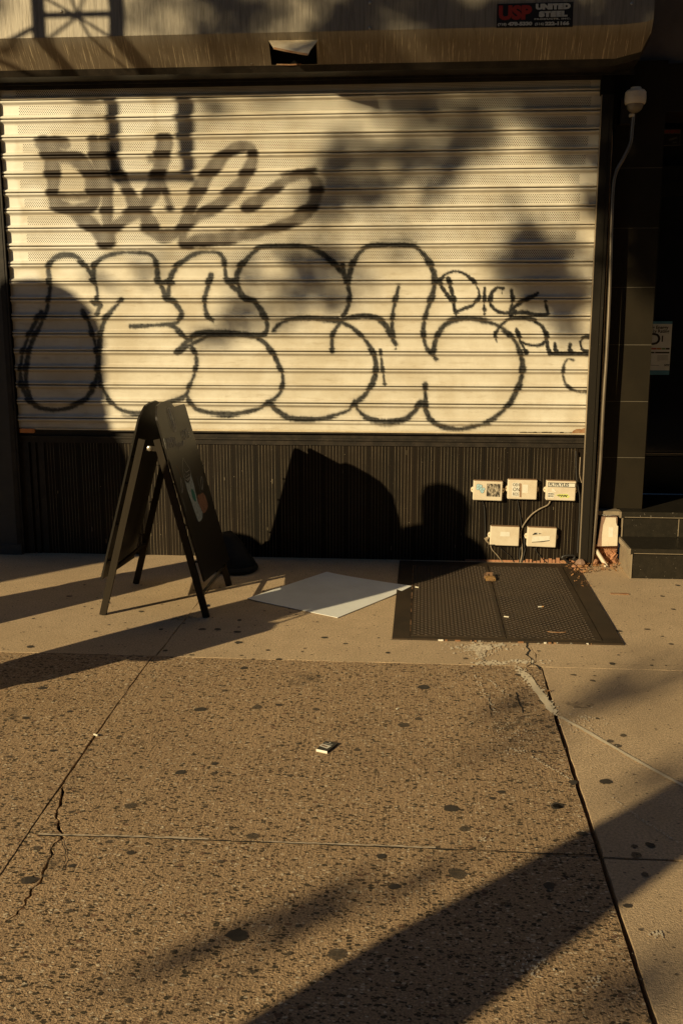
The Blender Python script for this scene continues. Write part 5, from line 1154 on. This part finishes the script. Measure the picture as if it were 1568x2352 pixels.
# foliage tree whose shadow dapples the shutter
t2 = thing('street_tree', 'broad leafy street tree across the pavement far left behind the shop', 'tree', (-14.6, -11.2, -.1))
c = MB('leaf_green'); lims = MB('bark')
D2 = 8.8
sh_t = [(950, 260, 50, 1), (1010, 330, 58, 1), (830, 395, 60, 1.5), (945, 385, 42, .8), (1020, 400, 40, .8), (785, 470, 46, .8), (960, 225, 30, .7), (1285, 290, 52, 1.0), (1340, 240, 40, .9), (1180, 265, 40, .6), (1195, 545, 46, 1), (1215, 615, 60, 1.5), (1270, 660, 58, 1.6), (1330, 690, 50, 1.1), (1235, 700, 40, .6), (600, 690, 60, .45), (700, 650, 70, .7), (760, 610, 50, .5), (530, 745, 46, .45), (470, 770, 30, .35), (490, 245, 34, .7), (1100, 300, 40, .5), (1290, 340, 40, .9), (1350, 340, 30, .7), (1060, 250, 36, .5), (900, 540, 40, .25), (1180, 480, 30, .4), (250, 640, 30, .3), (340, 620, 30, .25), (1365, 220, 30, .8), (780, 440, 34, .6), (870, 470, 40, .4)]
ho_t = [(370, 20, 40, .6), (330, 60, 30, .2), (500, 30, 60, 1.0), (560, 60, 44, .8), (600, 20, 50, .9), (700, 20, 40, .5), (735, 110, 40, .8), (790, 60, 50, .9), (850, 30, 60, 1.1), (960, 30, 70, 1.3), (1000, 100, 45, .9), (1070, 60, 60, 1.2), (1150, 20, 60, 1.3), (1160, 110, 50, 1.2), (1240, 60, 70, 1.6), (1300, 110, 50, 1.3), (1340, 40, 50, 1.0), (1400, 110, 40, 1.0), (1450, 60, 40, 1.0), (1480, 120, 40, 1.2), (20, 10, 30, .6), (1420, 20, 30, .6), (1060, 130, 30, .6), (480, 120, 30, .5), (1470, 20, 30, .8), (1120, 125, 50, .8), (1210, 120, 50, 1.4), (1260, 130, 50, 1.4), (1350, 120, 50, 1.2), (1420, 130, 50, 1.4), (780, 120, 30, .8), (860, 120, 26, .5)]
tp_t = [(1440, 420, 60, 1.5), (1490, 330, 60, 1.5), (1500, 450, 60, 1.6), (1450, 520, 50, 1.3), (1500, 560, 50, 1.3), (1440, 330, 40, .9), (1550, 260, 60, 1.6), (1545, 400, 60, 1.6), (1550, 520, 50, 1.6), (1500, 640, 40, .8), (1440, 620, 40, .6), (1530, 150, 60, 1.6), (1540, 60, 60, 1.6), (1500, 190, 40, 1.2), (1450, 150, 40, 1.0)]
lp = []
for L, Y in ((sh_t, SY), (ho_t, -.35), (tp_t, TY)):
    for x_, y_, r_, dn in L:
        P = Wl(x_, y_, Y); d = D2 + random.uniform(-1.2, 1.6); s_ = src(P, d); R = r_*.0028
        
        for q_ in range(7):
            o_ = Vector((random.gauss(0, R*.62), 0, random.gauss(0, R*.58))) + Vector((SA, 1, -SB))*random.gauss(0, .4)
            leaf_cloud(c, s_+o_, R*random.uniform(.45, .85), int(34*dn*(r_/50)**2), .04, (1, .3, 1), .25)
gt = []
for ln, r_, dn_ in (([(240, 2265), (328, 2228), (451, 2177), (512, 2157), (615, 2105), (717, 2064), (800, 2030)], 15, 1.0), ([(640, 2150), (717, 2116), (789, 2085), (840, 2050)], 17, 1.0), ([(380, 2335), (441, 2310), (520, 2270)], 14, .5)):
    for (ax, ay), (bx2, by2) in zip(ln[:-1], ln[1:]):
        for k_ in range(4): gt.append((ax+(bx2-ax)*k_/4, ay+(by2-ay)*k_/4+random.uniform(-5, 5), r_*random.uniform(.7, 1.3), dn_*random.uniform(.4, 1.2)))
gt += [(1480, 1560, 60, .5), (1410, 1600, 60, .6), (1540, 1520, 50, .4), (1210, 1640, 50, .5), (1160, 1690, 50, .35), (1250, 1720, 40, .3), (1500, 2280, 60, .6), (1550, 2200, 50, .6), (1350, 2300, 50, .5), (1440, 2320, 50, .5), (1300, 2250, 40, .3), (980, 2010, 36, .4), (1540, 1760, 50, .9), (1500, 1800, 40, .6)]
for x_, y_, r_, dn in gt:
    P = Gd(x_, y_); d = (7.2 if y_ > 2000 and x_ < 1000 else 10.5)+random.uniform(-1.0, 1.0); s_ = src(P, d); R = r_*(P-CP).length/FPX*1.1
    leaf_cloud(c, s_, R, int(60*dn*(R/.14)**2*(2.1 if y_ > 2000 and x_ < 1000 else 1.3)), .045, (1.5, 2.0, .7)); lp.append(s_)
for k_ in range(60):                                        # the rest of the crown, well above what the frame sees
    leaf_cloud(c, Vector((-10.8+random.gauss(0, 1.3), -11+random.gauss(0, .8), 9.6+random.uniform(0, 2.0))), .5, 50, .07)
c.build('crown', t2)
tb_ = Vector((-14.6, -11.2, -.1)); lims.tube([tb_, tb_+Vector((.1, 0, 2)), tb_+Vector((0, .1, 4.5)), tb_+Vector((.1, .1, 8.0)), tb_+Vector((.3, .1, 9.6)), tb_+Vector((1.6, .1, 10.2)), tb_+Vector((3.8, .1, 10.6))], [.3, .25, .2, .16, .13, .09, .04], n=12)
smooth_by_angle(lims.build('trunk', t2))
# unseen houses added across the street to block sky light, gap left for sun
for nm_, x0_, x1_, h_, lab in (('sky_block_building', -11.0, 60, 30, 'tall dark brick building added out of view to block the sky, right of the sun gap'), ('sky_block_building', -90, -28.5, 30, 'tall dark brick building added out of view to block the sky, left of the sun gap')):
    bt_ = thing(nm_, lab, 'building', ((x0_+x1_)/2, -22, -.1), group='unseen buildings added to block the sky')
    c = MB('facade_brick'); c.box((x0_, -26, -.1), (x1_, -20, h_)); fixn(c.build('wall', bt_))
    wx = x0_+1.2
    while wx < x1_-2:
        if -40 < wx < 20:
            for fz in range(1, 9):
                c = MB('door_black'); c.box((wx, -19.995, fz*3.2), (wx+1.1, -19.96, fz*3.2+1.7)); fixn(c.build('window', bt_))
        wx += 3.0
